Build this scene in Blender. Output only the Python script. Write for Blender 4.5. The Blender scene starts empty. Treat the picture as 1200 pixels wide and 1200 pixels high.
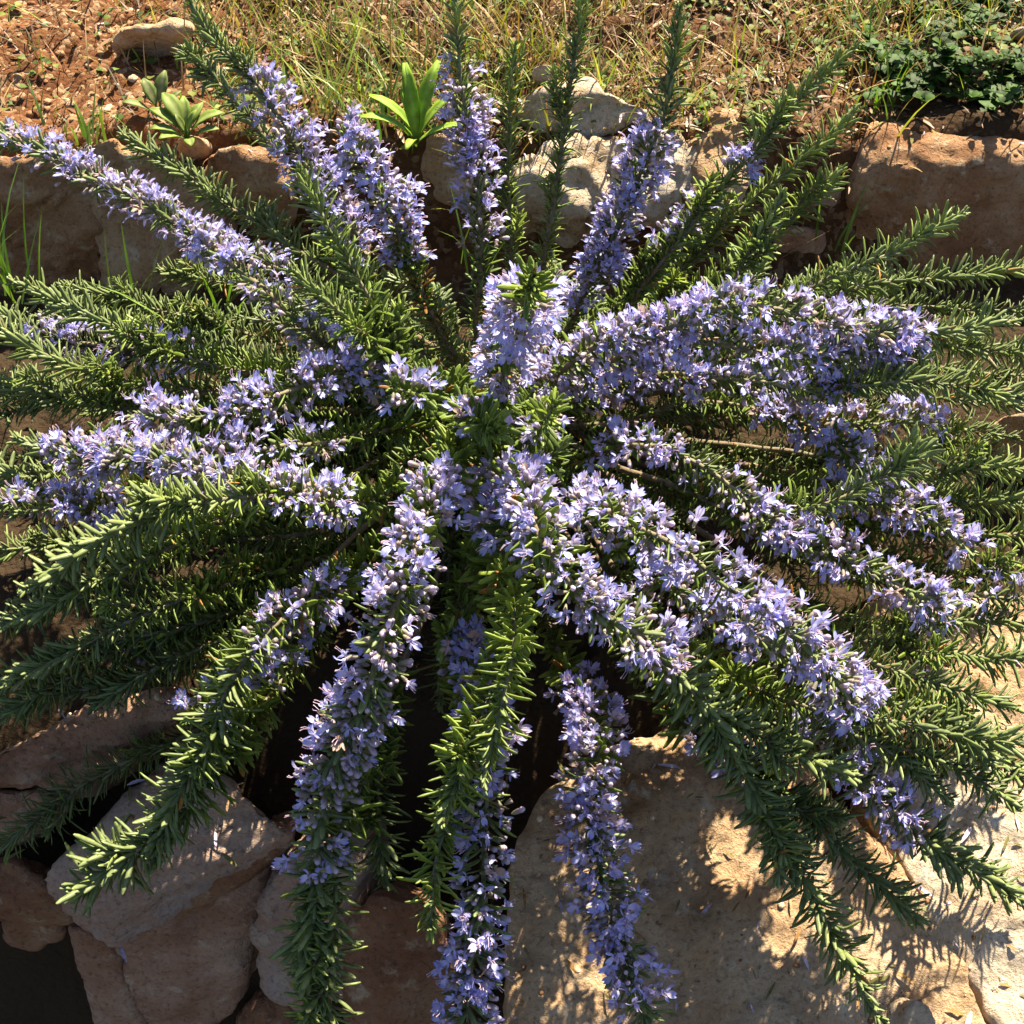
import bpy, bmesh, math, random
import numpy as np
from mathutils import Vector

rng = np.random.default_rng(11)
random.seed(11)
scene = bpy.context.scene
COL = scene.collection
rad = math.radians

# ------------------------------------------------------------------ camera
PITCH, VFOV = 47.0, 42.0
CAM = np.array([0.0, -0.648, 0.745])
cd = bpy.data.cameras.new("camera")
cd.sensor_fit = 'HORIZONTAL'
cd.angle = rad(VFOV)
cd.clip_start, cd.clip_end = 0.02, 500
cam = bpy.data.objects.new("camera", cd)
cam.location = CAM
cam.rotation_euler = (rad(90 - PITCH), 0, 0)
COL.objects.link(cam)
scene.camera = cam

# ------------------------------------------------------------------ light
SUN_EL, SUN_AZ = rad(52), rad(26)          # azimuth clockwise from +y (away from the viewer) towards +x
world = bpy.data.worlds.new("World")
scene.world = world
world.use_nodes = True
wn = world.node_tree
sky = wn.nodes.new('ShaderNodeTexSky')
sky.sky_type = 'NISHITA'
sky.sun_disc = False
sky.sun_elevation = SUN_EL
sky.sun_rotation = SUN_AZ
wn.links.new(sky.outputs[0], wn.nodes['Background'].inputs[0])
wn.nodes['Background'].inputs[1].default_value = 0.05
sl = bpy.data.lights.new("sun", 'SUN')
sl.energy = 5.0
sl.angle = rad(0.5)
sl.color = (1.0, 0.90, 0.69)
sun = bpy.data.objects.new("sun", sl)
sdir = Vector((math.sin(SUN_AZ) * math.cos(SUN_EL), math.cos(SUN_AZ) * math.cos(SUN_EL), math.sin(SUN_EL)))
sun.rotation_euler = sdir.to_track_quat('Z', 'Y').to_euler()
sun.location = sdir * 5
COL.objects.link(sun)
scene.view_settings.view_transform = 'Standard'
scene.view_settings.look = 'None'
scene.view_settings.exposure = 1.9
scene.view_settings.gamma = 1.0

# ------------------------------------------------------------------ helpers
TANF = math.tan(rad(VFOV / 2))
CP, SP = math.cos(rad(PITCH)), math.sin(rad(PITCH))
UP = np.array([0, 0, 1.0])


def U(px, py, z):
    """where the sight line through a photo point meets the height z"""
    u, v = (px - 600) / 600 * TANF, (600 - py) / 600 * TANF
    d = np.array([u, CP + v * SP, -SP + v * CP])
    return CAM + d * ((z - CAM[2]) / d[2])


def nrm(a):
    return a / np.maximum(np.linalg.norm(a, axis=-1, keepdims=True), 1e-9)


_T = np.random.default_rng(5).random(8192)


def vnoise(p):
    i = np.floor(p).astype(np.int64)
    f = p - i
    f = f * f * (3 - 2 * f)

    def h(dx, dy, dz):
        return _T[((i[:, 0] + dx) * 73856093 ^ (i[:, 1] + dy) * 19349663 ^ (i[:, 2] + dz) * 83492791) & 8191]
    x, y, z = f[:, 0], f[:, 1], f[:, 2]
    a = h(0, 0, 0) * (1 - x) + h(1, 0, 0) * x
    b = h(0, 1, 0) * (1 - x) + h(1, 1, 0) * x
    c = h(0, 0, 1) * (1 - x) + h(1, 0, 1) * x
    d = h(0, 1, 1) * (1 - x) + h(1, 1, 1) * x
    return ((a * (1 - y) + b * y) * (1 - z) + (c * (1 - y) + d * y) * z) * 2 - 1


def fbm(p, o=4):
    s, a = 0, 1.0
    for k in range(o):
        s = s + a * vnoise(p * 2 ** k + 17.3 * k)
        a *= 0.5
    return s


class Acc:
    """collects templates into one mesh"""
    def __init__(self):
        self.v, self.c, self.l, self.n, self.k = [], [], [], [], 0

    def add(self, v, faces_l, faces_n, col):
        self.v.append(v)
        self.c.append(np.broadcast_to(col, (len(v), 3)))
        self.l.append(faces_l + self.k)
        self.n.append(faces_n)
        self.k += len(v)

    def inst(self, tpl, M, T, cfun):
        """tpl = (verts, loops, counts, tone); M (N,3,3) columns are axes already scaled; cfun(tone, N) -> (N,n,3)"""
        v, l, n, tone = tpl
        N = len(T)
        if N == 0:
            return
        vv = np.einsum('nij,mj->nmi', M, v) + T[:, None, :]
        m = len(v)
        off = (np.arange(N) * m)[:, None]
        self.v.append(vv.reshape(-1, 3))
        self.c.append(cfun(tone, N).reshape(-1, 3))
        self.l.append((l[None, :] + off).reshape(-1) + self.k)
        self.n.append(np.tile(n, N))
        self.k += N * m

    def build(self, name, mat, parent=None, smooth=True):
        V, L, Nn, Cc = np.concatenate(self.v), np.concatenate(self.l), np.concatenate(self.n), np.concatenate(self.c)
        o = bpy.data.objects.new(name, raw_mesh(name, V, L, Nn, Cc, smooth))
        o.data.materials.append(mat)
        COL.objects.link(o)
        if parent is not None:
            o.parent = parent
        return o


def raw_mesh(name, V, L, Nn, Cc=None, smooth=True):
    me = bpy.data.meshes.new(name)
    me.vertices.add(len(V))
    me.vertices.foreach_set('co', np.ascontiguousarray(V, dtype=np.float32).ravel())
    me.loops.add(len(L))
    me.loops.foreach_set('vertex_index', L.astype(np.int32))
    me.polygons.add(len(Nn))
    st = np.concatenate([[0], np.cumsum(Nn)[:-1]]).astype(np.int32)
    me.polygons.foreach_set('loop_start', st)
    me.polygons.foreach_set('loop_total', Nn.astype(np.int32))
    me.update(calc_edges=True)
    me.polygons.foreach_set('use_smooth', np.full(len(Nn), smooth))
    if Cc is not None:
        ca = me.color_attributes.new('Tint', 'FLOAT_COLOR', 'POINT')
        ca.data.foreach_set('color', np.concatenate([Cc, np.ones((len(Cc), 1))], 1).astype(np.float32).ravel())
    me.update()
    return me


def tag(o, label=None, cat=None, group=None, kind=None):
    if label: o['label'] = label
    if cat: o['category'] = cat
    if group: o['group'] = group
    if kind: o['kind'] = kind
    return o


def empty(name, loc):
    o = bpy.data.objects.new(name, None)
    o.empty_display_size = 0.05
    o.location = loc
    COL.objects.link(o)
    bpy.context.view_layer.update()
    return o


def adopt(o, parent):
    """parent o while its world-space mesh stays where it is"""
    o.parent = parent
    o.matrix_parent_inverse = parent.matrix_world.inverted()
    return o


def loopify(faces):
    return np.array([i for f in faces for i in f], dtype=np.int64), np.array([len(f) for f in faces], dtype=np.int64)


# ------------------------------------------------------------------ materials
def new_mat(name):
    m = bpy.data.materials.new(name)
    m.use_nodes = True
    nt = m.node_tree
    return m, nt, nt.nodes['Principled BSDF'], nt.nodes['Material Output']


def node(nt, typ, **kw):
    n = nt.nodes.new(typ)
    for k, v in kw.items():
        if hasattr(n, k):
            setattr(n, k, v)
        else:
            n.inputs[k].default_value = v
    return n


def tint_mat(name, rough, spec, translucent, tcol=(1, 1, 1), bump=0.0, bscale=600, vary=0.25):
    """colour from the mesh's own tint, broken by a fine noise, with thin-leaf light let through"""
    m, nt, b, out = new_mat(name)
    at = node(nt, 'ShaderNodeAttribute', attribute_name='Tint')
    tc = node(nt, 'ShaderNodeTexCoord')
    nz = node(nt, 'ShaderNodeTexNoise', Scale=bscale * 0.5, Detail=3.0)
    nt.links.new(tc.outputs['Object'], nz.inputs['Vector'])
    mr = node(nt, 'ShaderNodeMapRange')
    mr.inputs[1].default_value, mr.inputs[2].default_value = 0.3, 0.7
    mr.inputs[3].default_value, mr.inputs[4].default_value = 1 - vary, 1 + vary
    nt.links.new(nz.outputs[0], mr.inputs[0])
    mx = node(nt, 'ShaderNodeVectorMath', operation='SCALE')
    nt.links.new(at.outputs['Color'], mx.inputs[0])
    nt.links.new(mr.outputs[0], mx.inputs['Scale'])
    nt.links.new(mx.outputs[0], b.inputs['Base Color'])
    b.inputs['Roughness'].default_value = rough
    b.inputs['Specular IOR Level'].default_value = spec
    if bump:
        n2 = node(nt, 'ShaderNodeTexNoise', Scale=bscale, Detail=2.0)
        nt.links.new(tc.outputs['Object'], n2.inputs['Vector'])
        bp = node(nt, 'ShaderNodeBump', Strength=bump, Distance=0.0006)
        nt.links.new(n2.outputs[0], bp.inputs['Height'])
        nt.links.new(bp.outputs[0], b.inputs['Normal'])
    if translucent:
        tr = node(nt, 'ShaderNodeBsdfTranslucent')
        tm = node(nt, 'ShaderNodeVectorMath', operation='MULTIPLY')
        tm.inputs[1].default_value = tcol
        nt.links.new(mx.outputs[0], tm.inputs[0])
        nt.links.new(tm.outputs[0], tr.inputs['Color'])
        ms = node(nt, 'ShaderNodeMixShader')
        ms.inputs[0].default_value = translucent
        nt.links.new(b.outputs[0], ms.inputs[1])
        nt.links.new(tr.outputs[0], ms.inputs[2])
        nt.links.new(ms.outputs[0], out.inputs['Surface'])
    return m


M_LEAF = tint_mat('rosemary_leaf', 0.45, 0.34, 0.22, (1.2, 1.4, 0.45), bump=0.25)
M_STEM = tint_mat('woody_stem', 0.8, 0.3, 0.0, bump=0.8, bscale=500)
M_PETAL = tint_mat('rosemary_petal', 0.6, 0.25, 0.38, (1.05, 1.0, 1.05), vary=0.16, bscale=300)
M_GRASS = tint_mat('grass_blade', 0.5, 0.4, 0.25, (1.2, 1.3, 0.5), bscale=120)
M_WEED = tint_mat('weed_leaf', 0.6, 0.2, 0.28, (1.2, 1.5, 0.4), bump=0.2, bscale=250)


def ramp(nt, fac, stops):
    r = node(nt, 'ShaderNodeValToRGB')
    e = r.color_ramp.elements
    e[0].position, e[0].color = stops[0][0], (*stops[0][1], 1)
    e[1].position, e[1].color = stops[-1][0], (*stops[-1][1], 1)
    for p, c in stops[1:-1]:
        k = e.new(p)
        k.color = (*c, 1)
    nt.links.new(fac, r.inputs[0])
    return r.outputs[0]


def rock_mat(name, a, b_, c, d, sc=1.0, bump=1.0):
    """weathered limestone: two body colours, pale crust and dark specks"""
    m, nt, b, out = new_mat(name)
    tc = node(nt, 'ShaderNodeTexCoord')
    co = tc.outputs['Object']
    n1 = node(nt, 'ShaderNodeTexNoise', Scale=14 * sc, Detail=9.0, Roughness=0.62)
    nt.links.new(co, n1.inputs['Vector'])
    body = ramp(nt, n1.outputs[0], [(0.33, a), (0.5, b_), (0.66, c)])
    n2 = node(nt, 'ShaderNodeTexNoise', Scale=45 * sc, Detail=8.0, Roughness=0.7)
    nt.links.new(co, n2.inputs['Vector'])
    f2 = ramp(nt, n2.outputs[0], [(0.56, (0, 0, 0)), (0.68, (1, 1, 1))])
    mx = node(nt, 'ShaderNodeMix', data_type='RGBA')
    nt.links.new(f2, mx.inputs[0])
    nt.links.new(body, mx.inputs[6])
    mx.inputs[7].default_value = (*d, 1)
    n3 = node(nt, 'ShaderNodeTexNoise', Scale=260 * sc, Detail=5.0, Roughness=0.7)
    nt.links.new(co, n3.inputs['Vector'])
    f3 = ramp(nt, n3.outputs[0], [(0.30, (0.45, 0.42, 0.40)), (0.46, (0.95, 0.95, 0.95)), (0.7, (1.12, 1.12, 1.10))])
    ml = node(nt, 'ShaderNodeMix', data_type='RGBA', blend_type='MULTIPLY')
    ml.inputs[0].default_value = 1.0
    nt.links.new(mx.outputs[2], ml.inputs[6])
    nt.links.new(f3, ml.inputs[7])
    nt.links.new(ml.outputs[2], b.inputs['Base Color'])
    b.inputs['Roughness'].default_value = 0.92
    b.inputs['Specular IOR Level'].default_value = 0.2
    ad = node(nt, 'ShaderNodeMath', operation='MULTIPLY_ADD')
    nt.links.new(n3.outputs[0], ad.inputs[0])
    ad.inputs[1].default_value = 0.35
    nt.links.new(n2.outputs[0], ad.inputs[2])
    bp = node(nt, 'ShaderNodeBump', Strength=1.0 * bump, Distance=0.013)
    nt.links.new(ad.outputs[0], bp.inputs['Height'])
    nt.links.new(bp.outputs[0], b.inputs['Normal'])
    return m


M_SAND = rock_mat('sandy_limestone', (0.42, 0.23, 0.11), (0.55, 0.36, 0.21), (0.62, 0.45, 0.30), (0.66, 0.53, 0.39))
M_PALE = rock_mat('pale_limestone', (0.50, 0.33, 0.19), (0.62, 0.49, 0.36), (0.69, 0.59, 0.48), (0.72, 0.65, 0.57))
M_RED = rock_mat('red_brown_limestone', (0.20, 0.08, 0.04), (0.31, 0.15, 0.08), (0.38, 0.22, 0.13), (0.50, 0.37, 0.24))
M_BROWN = rock_mat('brown_limestone', (0.28, 0.125, 0.055), (0.42, 0.23, 0.12), (0.53, 0.35, 0.21), (0.60, 0.47, 0.32))
M_BLUE = rock_mat('grey_limestone', (0.44, 0.25, 0.16), (0.47, 0.32, 0.24), (0.46, 0.38, 0.34), (0.55, 0.42, 0.31))
M_PINK = rock_mat('pinkish_limestone', (0.33, 0.16, 0.09), (0.46, 0.265, 0.17), (0.54, 0.36, 0.25), (0.60, 0.45, 0.32))


def soil_mat():
    m, nt, b, out = new_mat('red_soil')
    tc = node(nt, 'ShaderNodeTexCoord')
    co = tc.outputs['Object']
    n1 = node(nt, 'ShaderNodeTexNoise', Scale=16, Detail=8.0, Roughness=0.65)
    nt.links.new(co, n1.inputs['Vector'])
    c1 = ramp(nt, n1.outputs[0], [(0.32, (0.075, 0.028, 0.012)), (0.5, (0.17, 0.07, 0.03)), (0.68, (0.27, 0.13, 0.06))])
    vo = node(nt, 'ShaderNodeTexVoronoi', Scale=190)
    nt.links.new(co, vo.inputs['Vector'])
    f = ramp(nt, vo.outputs['Color'], [(0.62, (0, 0, 0)), (0.8, (1, 1, 1))])
    mx = node(nt, 'ShaderNodeMix', data_type='RGBA')
    nt.links.new(f, mx.inputs[0])
    nt.links.new(c1, mx.inputs[6])
    mx.inputs[7].default_value = (0.40, 0.25, 0.14, 1)
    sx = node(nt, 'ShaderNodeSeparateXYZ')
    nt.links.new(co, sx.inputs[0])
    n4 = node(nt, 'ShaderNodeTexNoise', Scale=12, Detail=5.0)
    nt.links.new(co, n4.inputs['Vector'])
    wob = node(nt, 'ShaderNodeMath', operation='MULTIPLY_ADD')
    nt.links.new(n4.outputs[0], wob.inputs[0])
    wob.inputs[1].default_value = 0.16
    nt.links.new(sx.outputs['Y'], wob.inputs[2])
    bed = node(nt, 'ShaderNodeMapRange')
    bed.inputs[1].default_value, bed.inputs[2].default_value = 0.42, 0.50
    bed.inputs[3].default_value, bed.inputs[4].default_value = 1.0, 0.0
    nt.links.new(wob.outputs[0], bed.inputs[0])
    shade_mix = node(nt, 'ShaderNodeMix', data_type='RGBA')                    # dark bed soil whose near-black tone paints in the deep shade
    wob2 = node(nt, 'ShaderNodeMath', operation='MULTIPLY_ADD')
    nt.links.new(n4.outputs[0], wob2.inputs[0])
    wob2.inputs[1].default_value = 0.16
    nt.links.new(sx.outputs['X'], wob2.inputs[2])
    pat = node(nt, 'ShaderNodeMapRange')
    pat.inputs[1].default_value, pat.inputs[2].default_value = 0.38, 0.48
    pat.inputs[4].default_value = 0.85  # right-hand soil darkened too, as painted shade between the dark weeds
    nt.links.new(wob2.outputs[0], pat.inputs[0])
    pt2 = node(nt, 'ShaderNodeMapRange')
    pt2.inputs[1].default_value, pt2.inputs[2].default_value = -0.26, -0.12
    pt2.inputs[4].default_value = 0.5  # terrace beyond the bare earth: weaker dark tone for its shadows
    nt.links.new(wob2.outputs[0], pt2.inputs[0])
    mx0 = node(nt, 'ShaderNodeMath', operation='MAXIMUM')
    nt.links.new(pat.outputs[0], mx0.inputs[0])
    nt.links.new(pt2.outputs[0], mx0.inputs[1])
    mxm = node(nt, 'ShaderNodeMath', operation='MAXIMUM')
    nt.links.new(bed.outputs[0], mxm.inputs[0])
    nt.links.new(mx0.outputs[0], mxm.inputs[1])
    nt.links.new(mxm.outputs[0], shade_mix.inputs[0])
    nt.links.new(mx.outputs[2], shade_mix.inputs[6])
    shade_mix.inputs[7].default_value = (0.050, 0.032, 0.018, 1)
    nt.links.new(shade_mix.outputs[2], b.inputs['Base Color'])
    b.inputs['Roughness'].default_value = 1.0
    b.inputs['Specular IOR Level'].default_value = 0.1
    n3 = node(nt, 'ShaderNodeTexNoise', Scale=170, Detail=6.0, Roughness=0.7)
    nt.links.new(co, n3.inputs['Vector'])
    ad = node(nt, 'ShaderNodeMath', operation='MULTIPLY_ADD')
    nt.links.new(vo.outputs['Distance'], ad.inputs[0])
    ad.inputs[1].default_value = -0.5
    nt.links.new(n3.outputs[0], ad.inputs[2])
    bp = node(nt, 'ShaderNodeBump', Strength=1.0, Distance=0.006)
    nt.links.new(ad.outputs[0], bp.inputs['Height'])
    nt.links.new(bp.outputs[0], b.inputs['Normal'])
    return m


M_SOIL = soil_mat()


# ------------------------------------------------------------------ the ground
def sstep(a, b, x):
    t = np.clip((x - a) / (b - a), 0, 1)
    return t * t * (3 - 2 * t)


def hgt(x, y):
    x, y = np.asarray(x, float), np.asarray(y, float)
    z = -0.05 + 0.13 * sstep(0.405, 0.455, y) + 0.06 * np.clip(y - 0.5, 0, 4) - 0.30 * sstep(-0.02, -0.38, y)
    z = z - 0.15 * sstep(-0.15, -0.35, y) * sstep(-0.12, -0.3, x)
    p = np.stack([x, y, np.zeros_like(x)], -1).reshape(-1, 3)
    near = 1 / (1 + (np.hypot(x, y) / 6) ** 2)
    n = fbm(p * 9, 3).reshape(x.shape) * 0.010 + fbm(p * 45 + 3, 3).reshape(x.shape) * 0.0065 * near + np.clip(fbm(p * 26 + 31, 3).reshape(x.shape) - .1, 0, 1) * 0.014 * near * sstep(.42, .5, y)
    return z + n


def axis_steps(lo, hi, d):
    core = np.arange(lo, hi, d)
    out = [d * 1.35 ** k for k in range(1, 34)]
    ext = np.cumsum(out)
    ext = ext[ext < 120]
    return np.concatenate([lo - ext[::-1], core, core[-1] + ext])


gx, gy = axis_steps(-0.85, 0.85, 0.0055), axis_steps(-0.5, 1.3, 0.0055)
X, Y = np.meshgrid(gx, gy)
Z = hgt(X, Y)
V = np.stack([X, Y, Z], -1).reshape(-1, 3)
nx, ny = len(gx), len(gy)
ii = (np.arange(ny - 1)[:, None] * nx + np.arange(nx - 1)[None, :]).ravel()
L = np.stack([ii, ii + 1, ii + nx + 1, ii + nx], -1).ravel()
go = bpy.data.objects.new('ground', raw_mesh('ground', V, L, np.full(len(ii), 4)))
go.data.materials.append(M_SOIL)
COL.objects.link(go)
tag(go, kind='structure')


# ------------------------------------------------------------------ rocks
ROCKS = []


def rock(name, label, pts, depth, mat, vox=0.004, bev=0.006, amp=0.007, group=None, strata=0.0, seed=0, shrink=0.85, cat='rock', dz=0.0):
    """an angular stone: hull of its visible corners and of a smaller set further in, worn and roughened"""
    P = np.array([U(p[0], p[1], p[2] + dz) for p in pts])
    ctr = P.mean(0)
    Q = ctr + (P - ctr) * shrink + np.array(depth)
    bm = bmesh.new()
    for p in np.concatenate([P, Q]):
        bm.verts.new(p)
    r = bmesh.ops.convex_hull(bm, input=bm.verts[:])
    junk = [g for g in set(r['geom_interior'] + r['geom_unused']) if isinstance(g, bmesh.types.BMVert) and g.is_valid]
    if junk:
        bmesh.ops.delete(bm, geom=junk, context='VERTS')
    bmesh.ops.dissolve_limit(bm, angle_limit=rad(7), verts=bm.verts[:], edges=bm.edges[:])
    bmesh.ops.bevel(bm, geom=bm.edges[:], offset=bev, segments=2, affect='EDGES', clamp_overlap=True)
    bmesh.ops.triangulate(bm, faces=bm.faces[:])
    me = bpy.data.meshes.new('tmp')
    bm.to_mesh(me)
    bm.free()
    o = bpy.data.objects.new('tmp', me)
    COL.objects.link(o)
    md = o.modifiers.new('r', 'REMESH')
    md.mode = 'VOXEL'
    md.voxel_size = vox
    sm = o.modifiers.new('s', 'SMOOTH')
    sm.iterations = 3
    sm.factor = 0.5
    dg = bpy.context.evaluated_depsgraph_get()
    m2 = bpy.data.meshes.new_from_object(o.evaluated_get(dg))
    bpy.data.objects.remove(o)
    n = len(m2.vertices)
    co = np.empty(n * 3, np.float32)
    m2.vertices.foreach_get('co', co)
    co = co.reshape(-1, 3).astype(float)
    no = np.empty(n * 3, np.float32)
    m2.vertices.foreach_get('normal', no)
    no = no.reshape(-1, 3).astype(float)
    s = seed * 7.7
    d = fbm(co * 22 + s, 3) * amp + fbm(co * 95 + s, 4) * amp * 0.30
    d -= np.clip(fbm(co * 60 + 40 + s, 3) - 0.35, 0, 1) * amp * 0.7            # pits
    rd = 1 - np.abs(fbm(co * np.array([10, 10, 14]) + 9 + s, 3))               # cracks
    d -= np.clip(rd - 0.93, 0, 1) / 0.07 * amp * 0.55
    if strata:
        w = co[:, 2] * 130 + fbm(co * 18 + s, 2) * 2.2
        d += np.abs((w % 2) - 1) * strata
    co = co + no * d[:, None]
    base = ctr + np.array(depth) * 0.5
    m2.vertices.foreach_set('co', (co - base).astype(np.float32).ravel())
    m2.polygons.foreach_set('use_smooth', np.ones(len(m2.polygons), bool))
    m2.update()
    m2.name = name
    m2.materials.clear()
    m2.materials.append(mat)
    ob = bpy.data.objects.new(name, m2)
    ob.location = base
    COL.objects.link(ob)
    tag(ob, label, cat, group)
    ROCKS.append(ob)
    return ob


BK, FR, SM = 'stones edging the bed behind the bush', 'stones of the low wall in front of the bush', 'loose stones on the red soil'
# row behind the plant (depths fall away along the sight line, so the outlines stay those of the photo)
rock('boulder', 'big brown boulder with shaded face below the tip of the long left-pointing flower spike',
     [(-70, 190, .085), (10, 178, .095), (70, 172, .10), (100, 190, .085), (112, 230, .05), (125, 335, -.05), (60, 352, -.06), (-70, 350, -.06), (-70, 215, .07), (60, 200, .08)],
     (-.02, .12, -.08), M_BROWN, group=BK, seed=1, amp=.009, bev=.005)
rock('boulder', 'brown rock with sloping pale sunlit top between two brown boulders, beneath a leafy shoot',
     [(84, 168, .10), (128, 162, .105), (180, 186, .09), (215, 205, .07), (240, 228, .05), (178, 218, .062), (110, 206, .068), (262, 250, .03), (285, 335, -.05), (200, 350, -.055), (118, 340, -.05), (108, 250, .03)],
     (.0, .10, -.07), M_SAND, group=BK, seed=41, amp=.009, bev=.004)
rock('stone', 'small rounded stone between the broadleaf weed and the sloping brown rock',
     [(196, 166, .09), (215, 152, .105), (238, 158, .105), (245, 178, .08), (232, 192, .06), (205, 190, .06)], (0, .05, -.035), M_SAND, vox=.003, bev=.008, amp=.004, group=BK, seed=2)
rock('stone', 'brown stone with lit rim wedged beside the small rounded stone',
     [(240, 182, .09), (275, 172, .10), (325, 185, .085), (345, 235, .05), (330, 290, -.04), (250, 290, -.04), (244, 230, .04)], (0, .10, -.07), M_BROWN, group=BK, seed=3)
rock('stone', 'pale cream flat-topped rock behind the thin upright flowerless shoots, sunlit on top',
     [(600, 135, .09), (620, 104, .115), (690, 92, .12), (760, 118, .115), (768, 150, .09), (690, 160, .08), (640, 172, .06), (602, 168, .06)], (0, .06, -.06), M_PALE, group=BK, seed=4, strata=.0012)
rock('stone', 'rough whitish rock with pitted sunlit face, leaning on the pale cream flat-topped rock',
     [(596, 186, .075), (650, 178, .078), (720, 150, .09), (800, 148, .088), (822, 185, .07), (800, 235, .045), (700, 262, .03), (605, 255, .03), (700, 300, -.05), (800, 290, -.05), (605, 300, -.05)], (.02, .11, -.07), M_PALE, group=BK, seed=5, amp=.011)
rock('stone', 'sandy rock behind the upright violet flower spike with the leafy top',
     [(790, 150, .08), (815, 124, .10), (860, 120, .105), (885, 150, .09), (885, 200, .065), (855, 245, .04), (795, 235, .045), (850, 290, -.04), (795, 290, -.04)], (.01, .10, -.07), M_SAND, group=BK, seed=6)
rock('stone', 'small pale chip standing upright beyond the pale cream flat-topped rock',
     [(622, 92, .115), (624, 76, .13), (640, 70, .135), (655, 78, .13), (660, 92, .115), (640, 98, .11)], (0, .025, -.02), M_PALE, vox=.0025, bev=.004, amp=.003, group=BK, seed=7)
rock('stone', 'tan stone at the foot of the bright green lanceolate weed',
     [(484, 180, .065), (500, 150, .09), (522, 146, .09), (548, 165, .085), (552, 230, .035), (520, 270, -.03), (484, 235, .02)], (.01, .08, -.06), M_SAND, group=BK, seed=8)
rock('boulder', 'large square-edged red-brown block with thin sunlit top edge and dark face',
     [(1016, 143, .082), (1060, 158, .078), (1110, 176, .075), (1200, 178, .078), (1300, 176, .08), (1008, 160, .079), (1105, 194, .070), (1200, 198, .068), (1300, 198, .068), (1000, 215, .045), (1300, 330, -.05), (1100, 335, -.06), (975, 305, -.05), (985, 265, -.02)],
     (.05, .16, -.10), M_BROWN, group=BK, seed=9, amp=.006, bev=.003)
rock('stone', 'grey upright stone wedged against the large square-edged block',
     [(938, 235, .02), (962, 214, .04), (992, 216, .04), (985, 262, -.01), (972, 292, -.04), (935, 272, -.03), (925, 262, -.02)], (0, .08, -.05), M_BLUE, group=BK, seed=10, amp=.004)
rock('stone', 'low dark stone at the foot of the grey upright stone',
     [(908, 270, .0), (940, 262, .005), (972, 275, -.01), (974, 300, -.04), (940, 320, -.06), (900, 318, -.06)], (0, .05, -.04), M_PINK, group=BK, seed=11, amp=.004)
rock('stone', 'smooth tan stone lying alone among the leafy tips, on bare soil',
     [(1155, 505, .0), (1170, 484, .02), (1205, 478, .03), (1250, 500, .03), (1250, 550, -.02), (1195, 552, -.03), (1165, 540, -.03)], (.02, .04, -.05), M_SAND, group=BK, seed=12, bev=.012, amp=.005)
# loose stones on the terrace
LOW = -.037
rock('stone', 'oblong cream stone lying on red soil, largest of the loose ones',
     [(133, 42, .15), (140, 34, .165), (215, 26, .165), (226, 34, .16), (212, 62, .125), (180, 74, .11), (140, 78, .11), (132, 62, .13)], (0, .045, -.02), M_SAND, vox=.003, bev=.006, amp=.005, group=SM, seed=13, dz=LOW)
rock('stone', 'long narrow grey-green stone leaning diagonally beside the oblong cream stone',
     [(104, 40, .12), (110, 46, .12), (150, 22, .12), (153, 12, .125), (146, 8, .13), (108, 32, .13)], (0, .01, -.02), M_BLUE, vox=.0025, bev=.004, amp=.003, group=SM, seed=14, dz=LOW)
rock('stone', 'flat grey shard half hidden by the small broadleaf weed',
     [(122, 128, .115), (142, 110, .125), (170, 102, .13), (182, 112, .12), (160, 124, .115), (128, 136, .108)], (0, .012, -.015), M_BLUE, vox=.0025, bev=.003, amp=.002, group=SM, seed=15, dz=LOW)
rock('stone', 'grey rounded stone beyond the long narrow grey-green stone',
     [(90, -6, .13), (104, -12, .14), (122, -8, .14), (126, 4, .13), (112, 10, .12), (94, 6, .12)], (0, .02, -.02), M_BLUE, vox=.0025, bev=.005, amp=.003, group=SM, seed=16, dz=LOW)
rock('pebble', 'small flat ochre chip on bare red soil, away from other stones',
     [(38, 48, .115), (48, 41, .12), (60, 42, .12), (60, 51, .115), (44, 54, .11)], (0, .008, -.01), M_SAND, vox=.002, bev=.002, amp=.002, group=SM, seed=17, cat='pebble', dz=LOW)
rock('pebble', 'white pebble at the far lip of the oblong cream stone',
     [(152, 26, .14), (160, 21, .145), (168, 26, .14), (164, 35, .13), (154, 34, .13)], (0, .01, -.01), M_PALE, vox=.002, bev=.003, amp=.002, group=SM, seed=18, cat='pebble', dz=LOW)
rock('pebble', 'tiny pale pebble on bare soil nearer than the ochre chip',
     [(24, 112, .112), (30, 106, .118), (36, 109, .116), (35, 119, .108), (27, 120, .107)], (0, .008, -.008), M_PALE, vox=.0018, bev=.002, amp=.0015, group=SM, seed=19, cat='pebble', dz=LOW)
rock('pebble', 'white sunlit stone among the dark leafy weeds',
     [(1184, 38, .15), (1196, 30, .16), (1225, 32, .16), (1225, 52, .145), (1196, 50, .14)], (0, .03, -.02), M_PALE, vox=.0025, bev=.004, amp=.003, group=SM, seed=20, cat='pebble', dz=LOW)
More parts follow.
